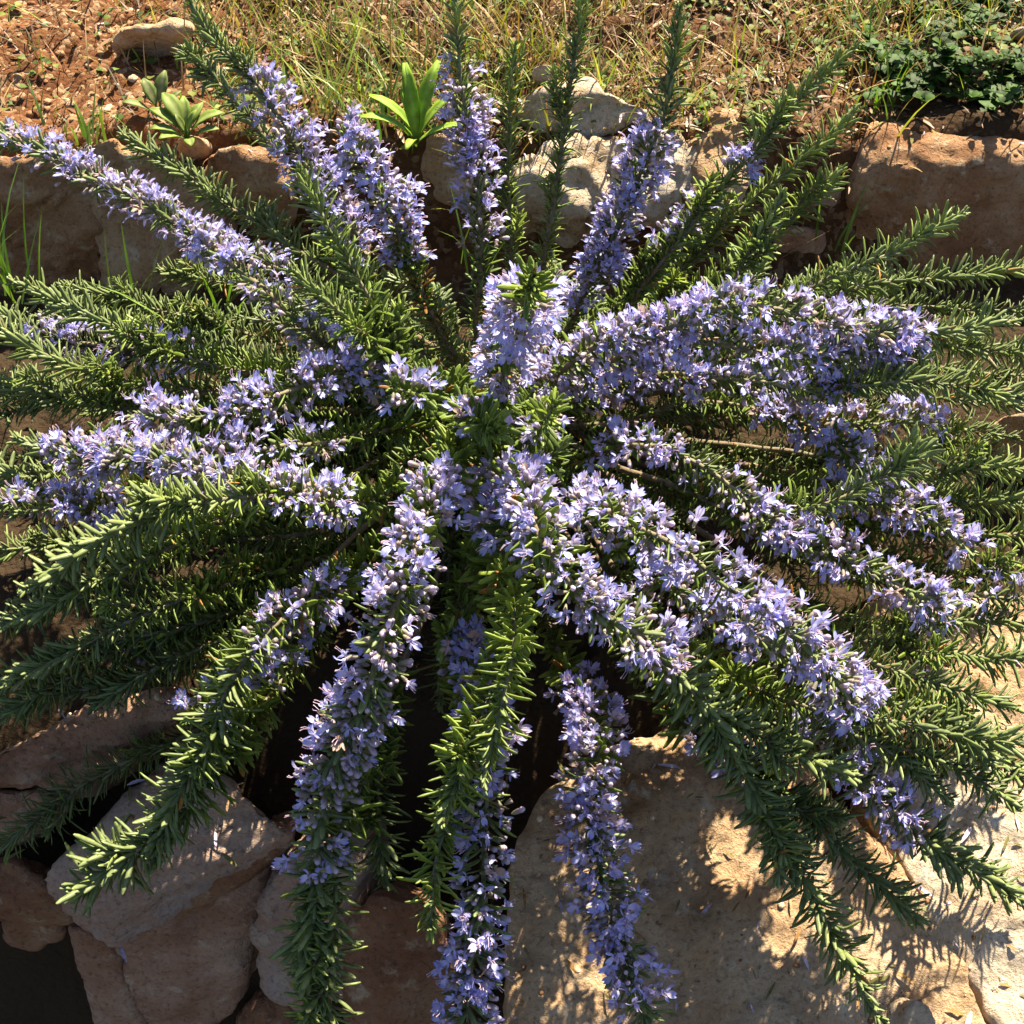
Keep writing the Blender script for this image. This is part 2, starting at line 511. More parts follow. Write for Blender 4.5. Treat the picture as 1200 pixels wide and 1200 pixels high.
# the wall in front, left
rock('stone', 'uppermost layered flat stone with slivers of sun on its upper edge',
     [(-60, 905, -.02), (40, 862, .0), (110, 822, .01), (185, 806, .012), (240, 822, .005), (185, 862, -.03), (95, 916, -.055), (40, 914, -.055), (-60, 930, -.06)],
     (-.01, .04, -.09), M_PINK, group=FR, seed=21, amp=.007, strata=.004, bev=.003)
rock('stone', 'cracked pink block directly under the uppermost layered flat stone',
     [(-60, 926, -.058), (40, 922, -.06), (64, 930, -.065), (44, 962, -.09), (14, 980, -.10), (-60, 985, -.11)], (-.01, .04, -.09), M_PINK, group=FR, seed=22, strata=.003, amp=.006, bev=.003)
rock('stone', 'large tilted grey-blue flat stone under the drooping leafy sprig',
     [(43, 1030, -.065), (117, 970, -.045), (187, 892, -.03), (240, 890, -.03), (300, 940, -.045), (345, 976, -.06), (302, 992, -.085), (240, 1032, -.11), (176, 1090, -.14), (133, 1104, -.15), (88, 1080, -.125), (60, 1040, -.075), (135, 1072, -.085), (230, 1005, -.07)],
     (0, .03, -.08), M_BLUE, group=FR, seed=23, amp=.004, bev=.003, shrink=.8, strata=.003)
rock('stone', 'thin reddish layer jutting out below the large tilted grey-blue stone',
     [(52, 1048, -.10), (90, 1090, -.14), (134, 1116, -.165), (184, 1102, -.155), (250, 1044, -.12), (318, 1002, -.095), (352, 988, -.075), (330, 960, -.07), (200, 1000, -.09)],
     (0, .02, -.03), M_RED, group=FR, seed=35, amp=.004, bev=.003)
rock('stone', 'reddish ledge stone butting against the large tilted grey-blue stone',
     [(-60, 1005, -.10), (20, 1000, -.10), (60, 1035, -.10), (94, 1078, -.14), (60, 1082, -.15), (-60, 1062, -.14)], (0, .03, -.09), M_RED, group=FR, seed=24, amp=.006)
rock('stone', 'small brown rounded stone above the black gap in the wall',
     [(4, 1078, -.16), (30, 1064, -.15), (66, 1072, -.15), (72, 1100, -.18), (45, 1118, -.20), (10, 1108, -.19)], (0, .05, -.03), M_RED, vox=.003, group=FR, seed=25, bev=.008, amp=.005)
rock('stone', 'dark narrow stone between the black gap and the broad rose-brown face',
     [(72, 1086, -.16), (130, 1102, -.16), (150, 1150, -.22), (180, 1240, -.32), (120, 1250, -.33), (92, 1140, -.23)], (.02, .07, -.05), M_PINK, group=FR, seed=26, amp=.004, bev=.004)
rock('boulder', 'broad rose-brown rock face with diagonal streaks of sunlight',
     [(134, 1104, -.15), (180, 1086, -.14), (250, 1010, -.10), (322, 985, -.09), (308, 1060, -.14), (292, 1110, -.18), (275, 1190, -.25), (190, 1245, -.32), (157, 1160, -.23), (130, 1125, -.18)],
     (.02, .08, -.05), M_PINK, group=FR, seed=27, strata=.0015, amp=.006, bev=.003)
rock('stone', 'upright grey stone beside the leafy tip of the long front spike',
     [(290, 1105, -.15), (312, 1020, -.08), (345, 990, -.07), (420, 1010, -.07), (420, 1180, -.20), (350, 1190, -.21), (306, 1166, -.20)], (.02, .08, -.06), M_BLUE, group=FR, seed=28, strata=.0015, amp=.006, bev=.004)
rock('stone', 'brown stone at the foot of the upright grey stone',
     [(272, 1192, -.25), (300, 1172, -.23), (345, 1188, -.23), (350, 1250, -.30), (270, 1250, -.30)], (.01, .06, -.03), M_RED, group=FR, seed=29, amp=.004)
rock('stone', 'reddish stone in deep shade between two drooping spikes',
     [(400, 1090, -.10), (440, 1040, -.06), (500, 1060, -.06), (540, 1130, -.11), (540, 1250, -.22), (400, 1250, -.22)], (0, .06, -.08), M_RED, group=FR, seed=30, amp=.005, bev=.004)
# the wall in front, right
rock('stone', 'wide sunlit sandy flat rock crossed by crisp needle shadows',
     [(590, 1010, -.06), (625, 935, -.05), (690, 880, -.045), (745, 862, -.05), (800, 835, -.055), (880, 850, -.045), (990, 930, -.035), (1070, 1045, -.052), (1130, 1100, -.06), (1200, 1275, -.085), (900, 1280, -.09), (580, 1280, -.10)],
     (0, .02, -.12), M_SAND, vox=.004, group=FR, seed=31, amp=.0055, bev=.006)
rock('stone', 'pinkish white flat rock beside the wide sandy one, under leafy tips',
     [(1000, 890, -.045), (1100, 880, -.03), (1270, 900, -.02), (1290, 1290, -.085), (1215, 1290, -.09), (1130, 1085, -.06), (1075, 1035, -.052), (1010, 955, -.047)],
     (.01, .03, -.11), M_PALE, group=FR, seed=32, amp=.0055, bev=.004)
rock('stone', 'small whitish stone lying on the edge of the wide sandy rock',
     [(1052, 1180, -.055), (1072, 1158, -.045), (1098, 1172, -.045), (1112, 1205, -.06), (1095, 1230, -.07), (1056, 1220, -.07)], (0, .01, -.03), M_PALE, vox=.003, group=FR, seed=33, bev=.008, amp=.004)
rock('stone', 'sandy flat stone mostly hidden under overlapping leafy tips',
     [(1010, 700, -.04), (1270, 690, -.02), (1270, 900, -.04), (1100, 890, -.06), (1000, 840, -.06)], (0, .03, -.08), M_SAND, group=FR, seed=34, amp=.008)


# ------------------------------------------------------------------ plant templates
def leaf_tpl(bend, twist=0.0, lo=False):
    """unit rosemary needle: length 1 along y, half width 1 in x, adaxial side +z (x and z are scaled by the half width)"""
    sec = np.array([(-1, -.1), (-.55, .42), (0, .16), (.55, .42), (1, -.1), (0, -.35)]) if not lo else np.array([(-1, 0), (0, .4), (1, 0), (0, -.3)])
    tone_s = np.array([.35, 0, 0, 0, .35, 1.0]) if not lo else np.array([.2, 0, .2, 1])
    ts = [0, .2, .55, .85, .97] if not lo else [0, .35, .85]
    ws = [.42, .85, 1, .82, .42] if not lo else [.5, 1, .8]
    k = len(sec)
    vs, tone = [], []
    for t, w in zip(ts, ws):
        for (x, z), q in zip(sec, tone_s):
            vs.append((x * w, t, z * w))
            tone.append(q)
    vs.append((0, 1.0, 0.05))
    tone.append(.25)
    v = np.array(vs, float)
    faces = []
    for r in range(len(ts) - 1):
        for j in range(k):
            a, b = r * k + j, r * k + (j + 1) % k
            faces.append((a, a + k, b + k, b))
    r = (len(ts) - 1) * k
    for j in range(k):
        faces.append((r + j, len(v) - 1, r + (j + 1) % k))
    l, n = loopify(faces)
    return v, l, n, np.array(tone), bend


LEAVES = [leaf_tpl(b) for b in (-.34, -.2, -.1, 0.0, .12)]
LEAVES_LO = [leaf_tpl(b, lo=True) for b in (-.25, 0.0)]


def bent_leaf(tpl, ln, hw):
    """bend the unit needle for a length and half width"""
    v, l, n, tone, bend = tpl
    w = v.copy()
    w[:, 0] *= hw / ln
    w[:, 2] *= hw / ln
    w[:, 2] += bend * w[:, 1] ** 2
    return w, l, n, tone


def petal(ln, wd, base, yaw, pitch, curl, cup, nu=4, nv=5, notch=0.0, blunt=.75):
    """a lobe that leaves BASE at yaw/pitch (radians), curls along its length and cups across it"""
    vs, tone = [], []
    y = z = 0.0
    ang = pitch
    prof = [.38, .72, 1.0, .92, .45] if nv == 5 else [.4, .95, .9, .4]
    for i in range(nv):
        t = i / (nv - 1)
        for j in range(nu):
            s = j / (nu - 1) * 2 - 1
            hw = wd * prof[i] * .5
            xx = s * hw
            up = cup * wd * (s * s) * (0.3 + .7 * t)
            back = -notch * ln * (1 - abs(s)) * (t ** 3)
            vs.append((xx, y + math.cos(ang) * back - math.sin(ang) * up, z + math.sin(ang) * back + math.cos(ang) * up))
            tone.append(t)
        y += math.cos(ang) * ln / (nv - 1)
        z += math.sin(ang) * ln / (nv - 1)
        ang += curl / (nv - 1)
    v = np.array(vs)
    c, s_ = math.cos(yaw), math.sin(yaw)
    v = np.stack([v[:, 0] * c + v[:, 1] * s_, -v[:, 0] * s_ + v[:, 1] * c, v[:, 2]], -1) + np.array(base)
    faces = [(i * nu + j, i * nu + j + 1, (i + 1) * nu + j + 1, (i + 1) * nu + j) for i in range(nv - 1) for j in range(nu - 1)]
    return v, faces, np.array(tone)


def tube(path, radii, k):
    path = np.array(path, float)
    tg = nrm(np.gradient(path, axis=0))
    ref = np.array([1.0, 0, 0]) if abs(tg[0][0]) < .8 else np.array([0, 0, 1.0])
    vs = []
    for p, t, r in zip(path, tg, radii):
        a = nrm(np.cross(t, ref))
        b = np.cross(t, a)
        for j in range(k):
            th = 2 * math.pi * j / k
            vs.append(p + r * (math.cos(th) * a + math.sin(th) * b))
    faces = [(i * k + j, i * k + (j + 1) % k, (i + 1) * k + (j + 1) % k, (i + 1) * k + j) for i in range(len(path) - 1) for j in range(k)]
    return np.array(vs), faces


# tone classes: colours are looked up per vertex from a palette row
P_TUBE, P_UP, P_LOW, P_SIDE, P_STAMEN, P_CALYX, P_BUD = range(7)


def flower_tpl(r):
    """two-lipped rosemary flower, tube along +y, upper lip +z, units of mm"""
    V_, F_, T_, K_ = [], [], [], []
    k = 0

    def put(v, f, t, cls):
        nonlocal k
        V_.append(v)
        F_.extend([tuple(i + k for i in q) for q in f])
        T_.append(t)
        K_.append(np.full(len(v), cls))
        k += len(v)
    j = lambda a: r.normal(0, a)
    cy, cf = tube([(0, -1, 0), (0, .5, 0), (0, 3.4, .2), (0, 4.4, .3)], [.5, 1.25, 1.5, 1.75], 6)
    put(cy, cf, np.repeat([0, .3, .8, 1], 6), P_CALYX)
    tb, tf = tube([(0, 3, 0), (0, 5.5, .2), (0, 7, .5)], [.9, 1.1, 1.7], 6)
    put(tb, tf, np.repeat([0, .5, 1], 6), P_TUBE)
    b = (0, 6.6, .9)
    for s in (-1, 1):                                   # upper lip: two narrow erect lobes
        v, f, t = petal(5.6 + j(.5), 2.3, (s * .5, 6.4, 1.6), s * (.30 + j(.1)), rad(62 + j(9)), rad(35 + j(14)), .22, nu=3, nv=4)
        put(v, f, t, P_UP)
    for s in (-1, 1):                                   # side lobes
        v, f, t = petal(5.8 + j(.5), 2.3, (s * .9, 6.6, .2), s * (1.0 + j(.16)), rad(4 + j(12)), rad(-55 + j(22)), .2, nu=3, nv=4)
        put(v, f, t, P_SIDE)
    v, f, t = petal(7.8 + j(.6), 5.0 + j(.5), (0, 6.5, -.5), j(.12), rad(-16 + j(8)), rad(-46 + j(18)), .20, nu=5, nv=5, notch=.22)
    put(v, f, t, P_LOW)
    for s in (-1, 1):                                   # two arching stamens and a style
        ph = rad(58 + j(7))
        pts = []
        y, z, a = 6.8, 1.2, ph
        for i in range(5):
            pts.append((s * (.35 + .1 * i + .25 * i * abs(j(.4))), y, z))
            y += math.cos(a) * 2.6
            z += math.sin(a) * 2.6
            a -= rad(24 + j(4))
        tv, tf = tube(pts, [.28, .26, .24, .24, .40], 3)
        put(tv, tf, np.repeat(np.linspace(0, 1, 5), 3), P_STAMEN)
    l, n = loopify(F_)
    return np.concatenate(V_) * .001, l, n, np.stack([np.concatenate(K_), np.concatenate(T_)], -1)


def bud_tpl(r, open_=.0):
    V_, F_, T_, K_ = [], [], [], []
    cy, cf = tube([(0, -1.5, 0), (0, .2, 0), (0, 2.6, .1), (0, 3.6, .1)], [.45, 1.3, 1.7, 1.6], 6)
    q = r.uniform(.85, 1.15)
    bd, bf = tube([(0, 2.6, 0), (0, 3.6, .1), (0, 5.0, .3), (0, 6.2 * q, .6), (0, 6.9 * q, .8)], [1.0, 1.5, 1.9, 1.35, .25], 6)
    F_ = list(cf) + [tuple(i + len(cy) for i in f) for f in bf]
    l, n = loopify(F_)
    K = np.concatenate([np.full(len(cy), P_CALYX), np.full(len(bd), P_BUD)])
    T = np.concatenate([np.repeat([0, .3, .8, 1], 6), np.repeat(np.linspace(0, 1, 5), 6)])
    return np.concatenate([cy, bd]) * .001, l, n, np.stack([K, T], -1)


def calyx_tpl(r):
    cy, cf = tube([(0, -1.5, 0), (0, .2, 0), (0, 2.4, .1), (0, 3.6, .1), (0, 3.0, .1)], [.4, 1.1, 1.4, 1.7, .3], 6)
    l, n = loopify(cf)
    return cy * .001, l, n, np.stack([np.full(len(cy), P_CALYX), np.repeat([0, .3, .8, 1, .4], 6)], -1)


fr = np.random.default_rng(3)
FLOWERS = [flower_tpl(fr) for _ in range(14)]
BUDS = [bud_tpl(fr) for _ in range(6)]
CALYX = [calyx_tpl(fr) for _ in range(3)]


def flower_cols(tone, N, mood):
    """per vertex petal colours; MOOD shifts blue <-> pinkish for whole flowers (N,)"""
    kcls, t = tone[:, 0].astype(int), tone[:, 1]
    pal0 = np.array([(.56, .54, .70), (.58, .58, .84), (.70, .70, .86), (.54, .54, .84), (.56, .50, .78), (.27, .29, .17), (.42, .34, .40)])
    pal1 = np.array([(.64, .62, .80), (.36, .37, .82), (.33, .35, .84), (.33, .35, .83), (.66, .48, .55), (.42, .33, .31), (.58, .50, .64)])
    base = pal0[kcls] * (1 - t[:, None]) + pal1[kcls] * t[:, None]
    out = np.repeat(base[None], N, 0)
    m = mood[:, None, None]
    pink = np.array([1.35, 1.12, .92])
    isfl = (kcls < P_STAMEN)[None, :, None]
    out = np.where(isfl, out * (1 + (pink - 1) * np.clip(m, 0, 1)), out)
    out = out * (1 + rng.normal(0, .07, (N, 1, 1)))
    wilt = (rng.random(N) < .035)[:, None, None] & isfl
    out = np.where(wilt, np.array([.50, .36, .29]) * (.6 + .6 * rng.random((N, 1, 1))), out)
    return np.clip(out, .02, .88)


# ------------------------------------------------------------------ the bush
CROWN = U(590, 520, 0.0)
bush = empty('rosemary_bush', CROWN - np.array([0, 0, .03]))
tag(bush, 'sprawling rosemary bush with lavender-blue flowers and radiating leafy shoots between the stones', 'shrub')


def catmull(P, step=.0018):
    P = np.asarray(P, float)
    Q = np.concatenate([[2 * P[0] - P[1]], P, [2 * P[-1] - P[-2]]])
    out = []
    for i in range(1, len(Q) - 2):
        n = max(3, int(np.linalg.norm(Q[i + 1] - Q[i]) / step))
        t = np.linspace(0, 1, n, endpoint=False)[:, None]
        a, b, c, d = Q[i - 1], Q[i], Q[i + 1], Q[i + 2]
        out.append(.5 * (2 * b + (c - a) * t + (2 * a - 5 * b + 4 * c - d) * t ** 2 + (-a + 3 * b - 3 * c + d) * t ** 3))
    out.append(P[-1:])
    return np.concatenate(out)


def branch(pts, fl=(), leaf=.0165, green=0.5, dens=1.0, lo=False, world_pts=None, flat=0.2, hw=.00165, label=None, spread=1.0, fdens=1.0, crown=True, bare=.9, rust=0.0, budf=.25, into=None, fat=1.0, even=.12, wd=1.0):
    """pts: photo points with a height, from base to tip; fl: flowering stretches (from, to) as shares of the shown length;
    green: 0 grey dark .. 1 yellow green; flat: pull of the leaves to the light"""
    P = np.array([U(*p) for p in pts]) if world_pts is None else np.array(world_pts)
    W = P
    if crown:
        d0 = P[0] - CROWN
        mid = CROWN + d0 * .45 + np.array([0, 0, .02]) - nrm(P[1] - P[0]) * .01
        W = np.concatenate([[CROWN + rng.normal(0, .012, 3) * np.array([1, 1, .2])], [mid], P])
    C = catmull(W)
    # little wobble so that no shoot is a perfect curve
    s = np.concatenate([[0], np.cumsum(np.linalg.norm(np.diff(C, axis=0), axis=1))])
    sd = rng.uniform(0, 50)
    wob = np.stack([fbm(np.stack([s * 28 + sd + 9 * q, s * 0, s * 0], -1), 2) for q in range(3)], -1) * .0022
    C = C + wob
    i0 = int(np.argmin(np.linalg.norm(C - P[0], axis=1)))
    tot = s[-1] - s[i0]
    tg = nrm(np.gradient(C, axis=0))
    A = np.zeros_like(C)
    a = np.cross(tg[0], [0.3, .2, 1.0])
    for i in range(len(C)):
        a = a - tg[i] * np.dot(a, tg[i])
        a = a / np.linalg.norm(a)
        A[i] = a
    B = np.cross(tg, A)
    st = Acc() if into is None else into[0]
    fo = Acc() if into is None else into[1]
    if into is None and tot > .08:                       # short side shoots
        for q in range(int(tot / .07)):
            tq = rng.uniform(.12, .80)
            if any(a_ - .05 <= tq <= b_ for a_, b_ in fl):
                continue
            i = int(np.searchsorted(s, s[i0] + tot * tq))
            th = rng.uniform(0, 6.28)
            r_ = math.cos(th) * A[i] + math.sin(th) * B[i]
            if r_[2] < -.5:
                r_ = -r_
            r_ = nrm(r_ + UP * .15)
            sl_ = rng.uniform(.014, .028)
            branch(None, world_pts=[C[i], C[i] + (tg[i] * .75 + r_ * .65) * sl_ * .5, C[i] + (tg[i] * 1.0 + r_ * .62) * sl_],
                   leaf=leaf * .82, green=min(1, green + .12), crown=False, into=(st, fo), hw=hw * .92, rust=rust, wd=.55)
    # woody stem
    sel = np.unique(np.linspace(0, len(C) - 1, max(8, int(s[-1] / .008))).astype(int))
    u = s[sel] / s[-1]
    sv, sf = tube(C[sel], (.0026 * (1 - u) + .0008) * (1 if crown else .7) * wd, 7)
    l, n = loopify(sf)
    woody, young = np.array([.17, .115, .075]), np.array([.20, .20, .12])
    st.add(sv, l, n, np.repeat(woody * (1 - u[:, None] ** 2) + young * u[:, None] ** 2, 7, 0))
    so = None if into is not None else st.build('flowering_branch' if fl else 'leafy_shoot', M_STEM)
    if so is not None:
        adopt(so, bush)
    if label: so['label'] = label

    def in_fl(t):
        return any(a_ <= t <= b_ for a_, b_ in fl)
    # ---- leaves
    pos, ax, ra, tt, tl = [], [], [], [], []
    si = s[i0] - tot * (bare if crown else 0) * .3
    phi = rng.uniform(0, 6.28)
    gap = .0025 / dens
    while si < s[-1]:
        i = min(np.searchsorted(s, si), len(C) - 1)
        t = (s[i] - s[i0]) / tot
        phi += math.pi / 2 + rng.normal(0, .18)
        inf = in_fl(t)
        for q in (0, math.pi):
            n_ax = 1 + (rng.random() < (.92 if not inf else .55)) + (rng.random() < (.8 if not inf else .25))
            for m in range(n_ax):
                if inf and rng.random() < .10:
                    continue
                ph = phi + q + rng.normal(0, .16 + .35 * (m > 0))
                pos.append(i)
                ax.append(ph)
                ra.append(m)
                tt.append(t)
                tl.append((.68 + .35 * rng.random()) if inf else (1.0 if m == 0 else rng.uniform(.5, .85)))
        si += gap * rng.uniform(.8, 1.25) * (1.15 if inf else 1.0)
    # apical rosette
    for m in range(14):
        i = len(C) - 1 - int(rng.random() * 3)
        pos.append(i); ax.append(rng.uniform(0, 6.28)); ra.append(3); tt.append(1.0); tl.append(rng.uniform(.4, .85))
    pos, ax, ra, tt, tl = map(np.array, (pos, ax, ra, tt, tl))
    N = len(pos)
    T = tg[pos]
    R = np.cos(ax)[:, None] * A[pos] + np.sin(ax)[:, None] * B[pos]
    ang = np.radians(66 - 30 * np.clip((tt - .8) / .2, 0, 1) - 14 * (ra == 1) - 20 * (ra == 2)) * spread + rng.normal(0, .17, N)
    ang = np.where(ra == 3, np.abs(rng.normal(.35, .28, N)), ang)
    D = nrm(np.cos(ang)[:, None] * T + np.sin(ang)[:, None] * R + flat * UP + rng.normal(0, .11, (N, 3)))
    Zx = nrm(T - D * np.sum(T * D, 1, keepdims=True) + rng.normal(0, .12, (N, 3)))
    Zx = nrm(Zx - D * np.sum(Zx * D, 1, keepdims=True))
    Xx = np.cross(D, Zx)
    grow = np.clip((1.02 - tt) / .10, .45, 1) * np.clip(.75 + tt, .75, 1)
    ln = leaf * tl * rng.uniform(.55, 1.18, N) * grow
    org = C[pos] + R * .001
    dark, mid, lite = np.array([.050, .080, .018]), np.array([.135, .198, .026]), np.array([.250, .320, .036])
    g = np.clip(green + rng.normal(0, .16, N) + .22 * (tt > .85), 0, 1)[:, None]
    gc = np.where(g < .5, dark + (mid - dark) * g * 2, mid + (lite - mid) * (g * 2 - 1))
    brown = rng.random(N) < (.018 + rust * .35)
    gc = np.where(brown[:, None], np.array([.38, .16, .03]) * rng.uniform(.5, 1.2, (N, 1)), gc)
    under = np.array([.19, .22, .11])
    tpls = LEAVES_LO if lo else LEAVES
    which = rng.integers(0, len(tpls), N)
    for w in range(len(tpls)):
        m = which == w
        if not m.any():
            continue
        tp = bent_leaf(tpls[w], leaf, hw)
        M = np.stack([Xx[m], D[m], Zx[m]], -1) * ln[m][:, None, None]
        M[:, :, 0] *= (leaf / ln[m] * np.clip(ln[m] / leaf, .6, 1))[:, None]
        gm = gc[m]
        fo.inst(tp, M, org[m], lambda tone, n_, gm=gm: gm[:, None, :] * (1 - tone[None, :, None]) + under * tone[None, :, None])
    if into is not None:
        return
    f_o = fo.build('foliage', M_LEAF)
    adopt(f_o, so)
    # ---- flowers
    for (fa, fb) in fl:
        sa, sb = s[i0] + fa * tot, s[i0] + fb * tot
        n_ch = max(1, round((sb - sa) / .055))
        for c in range(n_ch):
            ca, cb = sa + (sb - sa) * c / n_ch, sa + (sb - sa) * (c + 1) / n_ch
            acc = Acc()
            si = ca
            F = []
            while si < cb:
                i = min(np.searchsorted(s, si), len(C) - 1)
                local = np.clip(1.15 + fbm(np.array([[si * 55 + sd, sd, 0]]), 2)[0] * .9, even, 1.6) * fdens
                for q in (0, math.pi / 2, math.pi, 1.5 * math.pi):
                    ph = phi + q + si * 300 + rng.normal(0, .35)
                    r_ = math.cos(ph) * A[i] + math.sin(ph) * B[i]
                    keep = .80 + .35 * r_[2] - .12 * r_[1]
                    k = rng.poisson(max(.0, keep) * 2.1 * local)
                    for _ in range(k):
                        F.append((i, ph + rng.normal(0, .38), si + rng.normal(0, .002)))
                si += .0062 * rng.uniform(.8, 1.2)
            if not F:
                continue
            idx = np.array([f[0] for f in F])
            ph = np.array([f[1] for f in F])
            R = np.cos(ph)[:, None] * A[idx] + np.sin(ph)[:, None] * B[idx]
            T = tg[idx]
            n_ = len(F)
            Yd = nrm(R * .85 + T * rng.normal(.28, .22, (n_, 1)) + UP * .22 + rng.normal(0, .22, (n_, 3)))
            Zd = T * .5 + UP * .7 + rng.normal(0, .3, (n_, 3))
            Zd = nrm(Zd - Yd * np.sum(Zd * Yd, 1, keepdims=True))
            Xd = np.cross(Yd, Zd)
            typ = rng.random(n_)
            up_side = np.clip(.5 + R[:, 2], 0, 1)
            pb = budf + .06 + .18 * (1 - up_side)
            kind = np.where(typ < pb, 1, np.where(typ < pb + .16, 2, 0))
            off = np.where(kind == 0, rng.uniform(.0045, .0105 * fat, n_), rng.uniform(.004, .0115 * fat, n_))
            org = C[idx] + R * off[:, None] + rng.normal(0, .0012, (n_, 3)) + T * rng.normal(0, .002, (n_, 1))
            sc = np.where(kind == 0, rng.uniform(.62, .92, n_), rng.uniform(.6, 1.0, n_))
            mood = np.clip(rng.normal(.04, .34, n_), 0, 1.0)
            for tp_set, kk in ((FLOWERS, 0), (BUDS, 1), (CALYX, 2)):
                wh = rng.integers(0, len(tp_set), n_)
                for w in range(len(tp_set)):
                    m = (kind == kk) & (wh == w)
                    if m.any():
                        M = np.stack([Xd[m], Yd[m], Zd[m]], -1) * sc[m][:, None, None]
                        acc.inst(tp_set[w], M, org[m], lambda tone, N_, mm=mood[m]: flower_cols(tone, N_, mm))
            fo_ = acc.build('flower_cluster', M_PETAL)
            adopt(fo_, so)
    return so


br = branch
# ---- standing shoots at the back
br([(470, 385, .10), (405, 265, .17), (345, 165, .23), (290, 88, .27), (252, 45, .29), (224, 2, .31)], [(.22, .74)], green=.35, fdens=1.7, fat=1.4)
br([(330, 185, .20), (280, 120, .23), (245, 88, .245), (212, 58, .255)], green=.3, crown=False)
br([(520, 400, .10), (480, 300, .17), (440, 215, .23), (415, 170, .26), (402, 150, .27)], [(.40, 1.0)], green=.45, rust=.5, fdens=1.6, fat=1.2)
br([(515, 400, .10), (490, 320, .15), (475, 250, .20), (470, 215, .22)], [(.75, 1.0)], green=.55, rust=1.5)
br([(500, 490, .09), (460, 400, .17), (410, 310, .22), (370, 240, .25), (346, 196, .27)], green=.45, leaf=.0185)
br([(510, 470, .10), (440, 400, .18), (390, 360, .21), (340, 318, .23)], green=.5, leaf=.018)
br([(490, 470, .07), (380, 400, .15), (290, 325, .19), (200, 258, .21), (100, 203, .22), (20, 168, .225), (-25, 155, .225)], [(.22, .92)], green=.35, fdens=1.0)
br([(470, 380, .09), (380, 312, .16), (310, 268, .18), (240, 222, .19), (180, 180, .20), (146, 156, .205)], green=.4)
br([(480, 420, .06), (380, 350, .10), (300, 300, .11), (230, 280, .11)], [(.5, 1.0)], green=.3, fdens=.9)
br([(560, 400, .08), (560, 300, .15), (556, 200, .20), (548, 120, .24), (538, 60, .27), (528, -15, .30)], [(.30, .80)], green=.35, fdens=1.6, leaf=.016, fat=1.35)
br([(600, 330, .08), (598, 240, .13), (597, 150, .18), (602, 50, .23)], green=.6, leaf=.016, hw=.0013)
br([(630, 360, .08), (642, 285, .13), (656, 195, .18), (670, 105, .23), (680, 30, .27), (683, -20, .29)], green=.6, leaf=.016, hw=.0014)
br([(660, 390, .09), (700, 320, .15), (735, 240, .20), (765, 165, .25), (785, 95, .28), (798, 10, .32)], [(.12, .70)], green=.35, fdens=2.0, fat=1.2)
br([(700, 380, .09), (760, 320, .15), (800, 262, .18), (822, 235, .19)], [(.6, 1.0)], green=.35, fdens=.8)
br([(690, 410, .08), (760, 330, .15), (830, 240, .20), (890, 170, .235), (945, 110, .26), (1000, 58, .28)], [(.60, .66)], green=.6, leaf=.0165)
br([(720, 400, .07), (800, 320, .13), (870, 245, .17), (935, 190, .20), (1005, 130, .22)], green=.6)
br([(720, 400, .06), (830, 330, .11), (900, 280, .14), (950, 240, .16), (985, 200, .17)], green=.6)
br([(740, 410, .09), (830, 365, .17), (880, 295, .23), (920, 228, .265)], [(.30, .40)], green=.35, leaf=.016)
br([(590, 470, .12), (596, 420, .19), (608, 372, .26), (628, 325, .34)], [(.15, .80)], green=.45, fdens=1.9, leaf=.016, fat=1.4)
# ---- right hand side
br([(620, 480, .10), (680, 415, .19), (770, 385, .215), (870, 358, .23), (990, 385, .22), (1060, 395, .20)], [(.14, 1.0)], green=.4, fdens=1.3)
br([(640, 470, .10), (720, 420, .18), (800, 400, .20), (900, 415, .21), (1000, 410, .20), (1110, 388, .19), (1190, 378, .18)], [(.15, .80)], green=.4, fdens=1.35)
br([(650, 480, .09), (740, 445, .15), (840, 440, .17), (930, 455, .17), (1000, 450, .17)], [(.15, .96)], green=.35, fdens=1.1)
br([(760, 430, .13), (880, 380, .19), (960, 330, .22), (1050, 290, .24), (1130, 252, .25)], green=.45, leaf=.016)
br([(800, 420, .12), (920, 360, .16), (1020, 335, .17), (1120, 322, .17), (1220, 312, .17)], green=.45, leaf=.016)
br([(820, 430, .11), (950, 375, .14), (1060, 362, .14), (1160, 365, .14), (1240, 352, .14)], green=.4, leaf=.016)
br([(900, 440, .13), (1000, 452, .18), (1090, 450, .18), (1210, 468, .17)], green=.45, leaf=.0175)
br([(1000, 415, .12), (1100, 405, .15), (1180, 412, .15), (1250, 400, .15)], green=.45)
br([(980, 440, .09), (1080, 430, .12), (1180, 440, .12), (1260, 430, .12)], green=.4)
br([(700, 500, .07), (820, 470, .11), (930, 495, .13), (1000, 540, .14), (1050, 575, .14)], [(.52, 1.0)], green=.4, fdens=1.0, rust=.2)
br([(720, 500, .06), (860, 480, .09), (960, 500, .11), (1030, 495, .13), (1090, 490, .13)], [(.6, 1.0)], green=.35, fdens=.9, rust=.3)
br([(860, 600, .12), (940, 598, .155), (1010, 572, .17), (1060, 545, .18), (1092, 520, .18)], green=.3, leaf=.0175)
br([(660, 540, .10), (740, 525, .165), (800, 535, .17), (860, 570, .165), (910, 620, .15), (960, 650, .14)], [(.22, .92)], green=.45, fdens=.85, budf=.4)
br([(720, 560, .07), (840, 590, .11), (950, 640, .14), (1030, 672, .14), (1090, 705, .13), (1120, 730, .115)], [(.42, .98)], green=.4, fdens=1.25)
br([(840, 560, .07), (960, 580, .11), (1040, 590, .13), (1090, 610, .13), (1140, 650, .12)], [(.50, 1.0)], green=.45, fdens=.85)
br([(900, 560, .07), (1020, 560, .10), (1100, 555, .12), (1215, 545, .12)], green=.62)
br([(920, 580, .06), (1060, 585, .09), (1140, 590, .10), (1240, 580, .10)], green=.68)
br([(940, 600, .05), (1080, 625, .08), (1160, 630, .09), (1250, 620, .09)], green=.65)
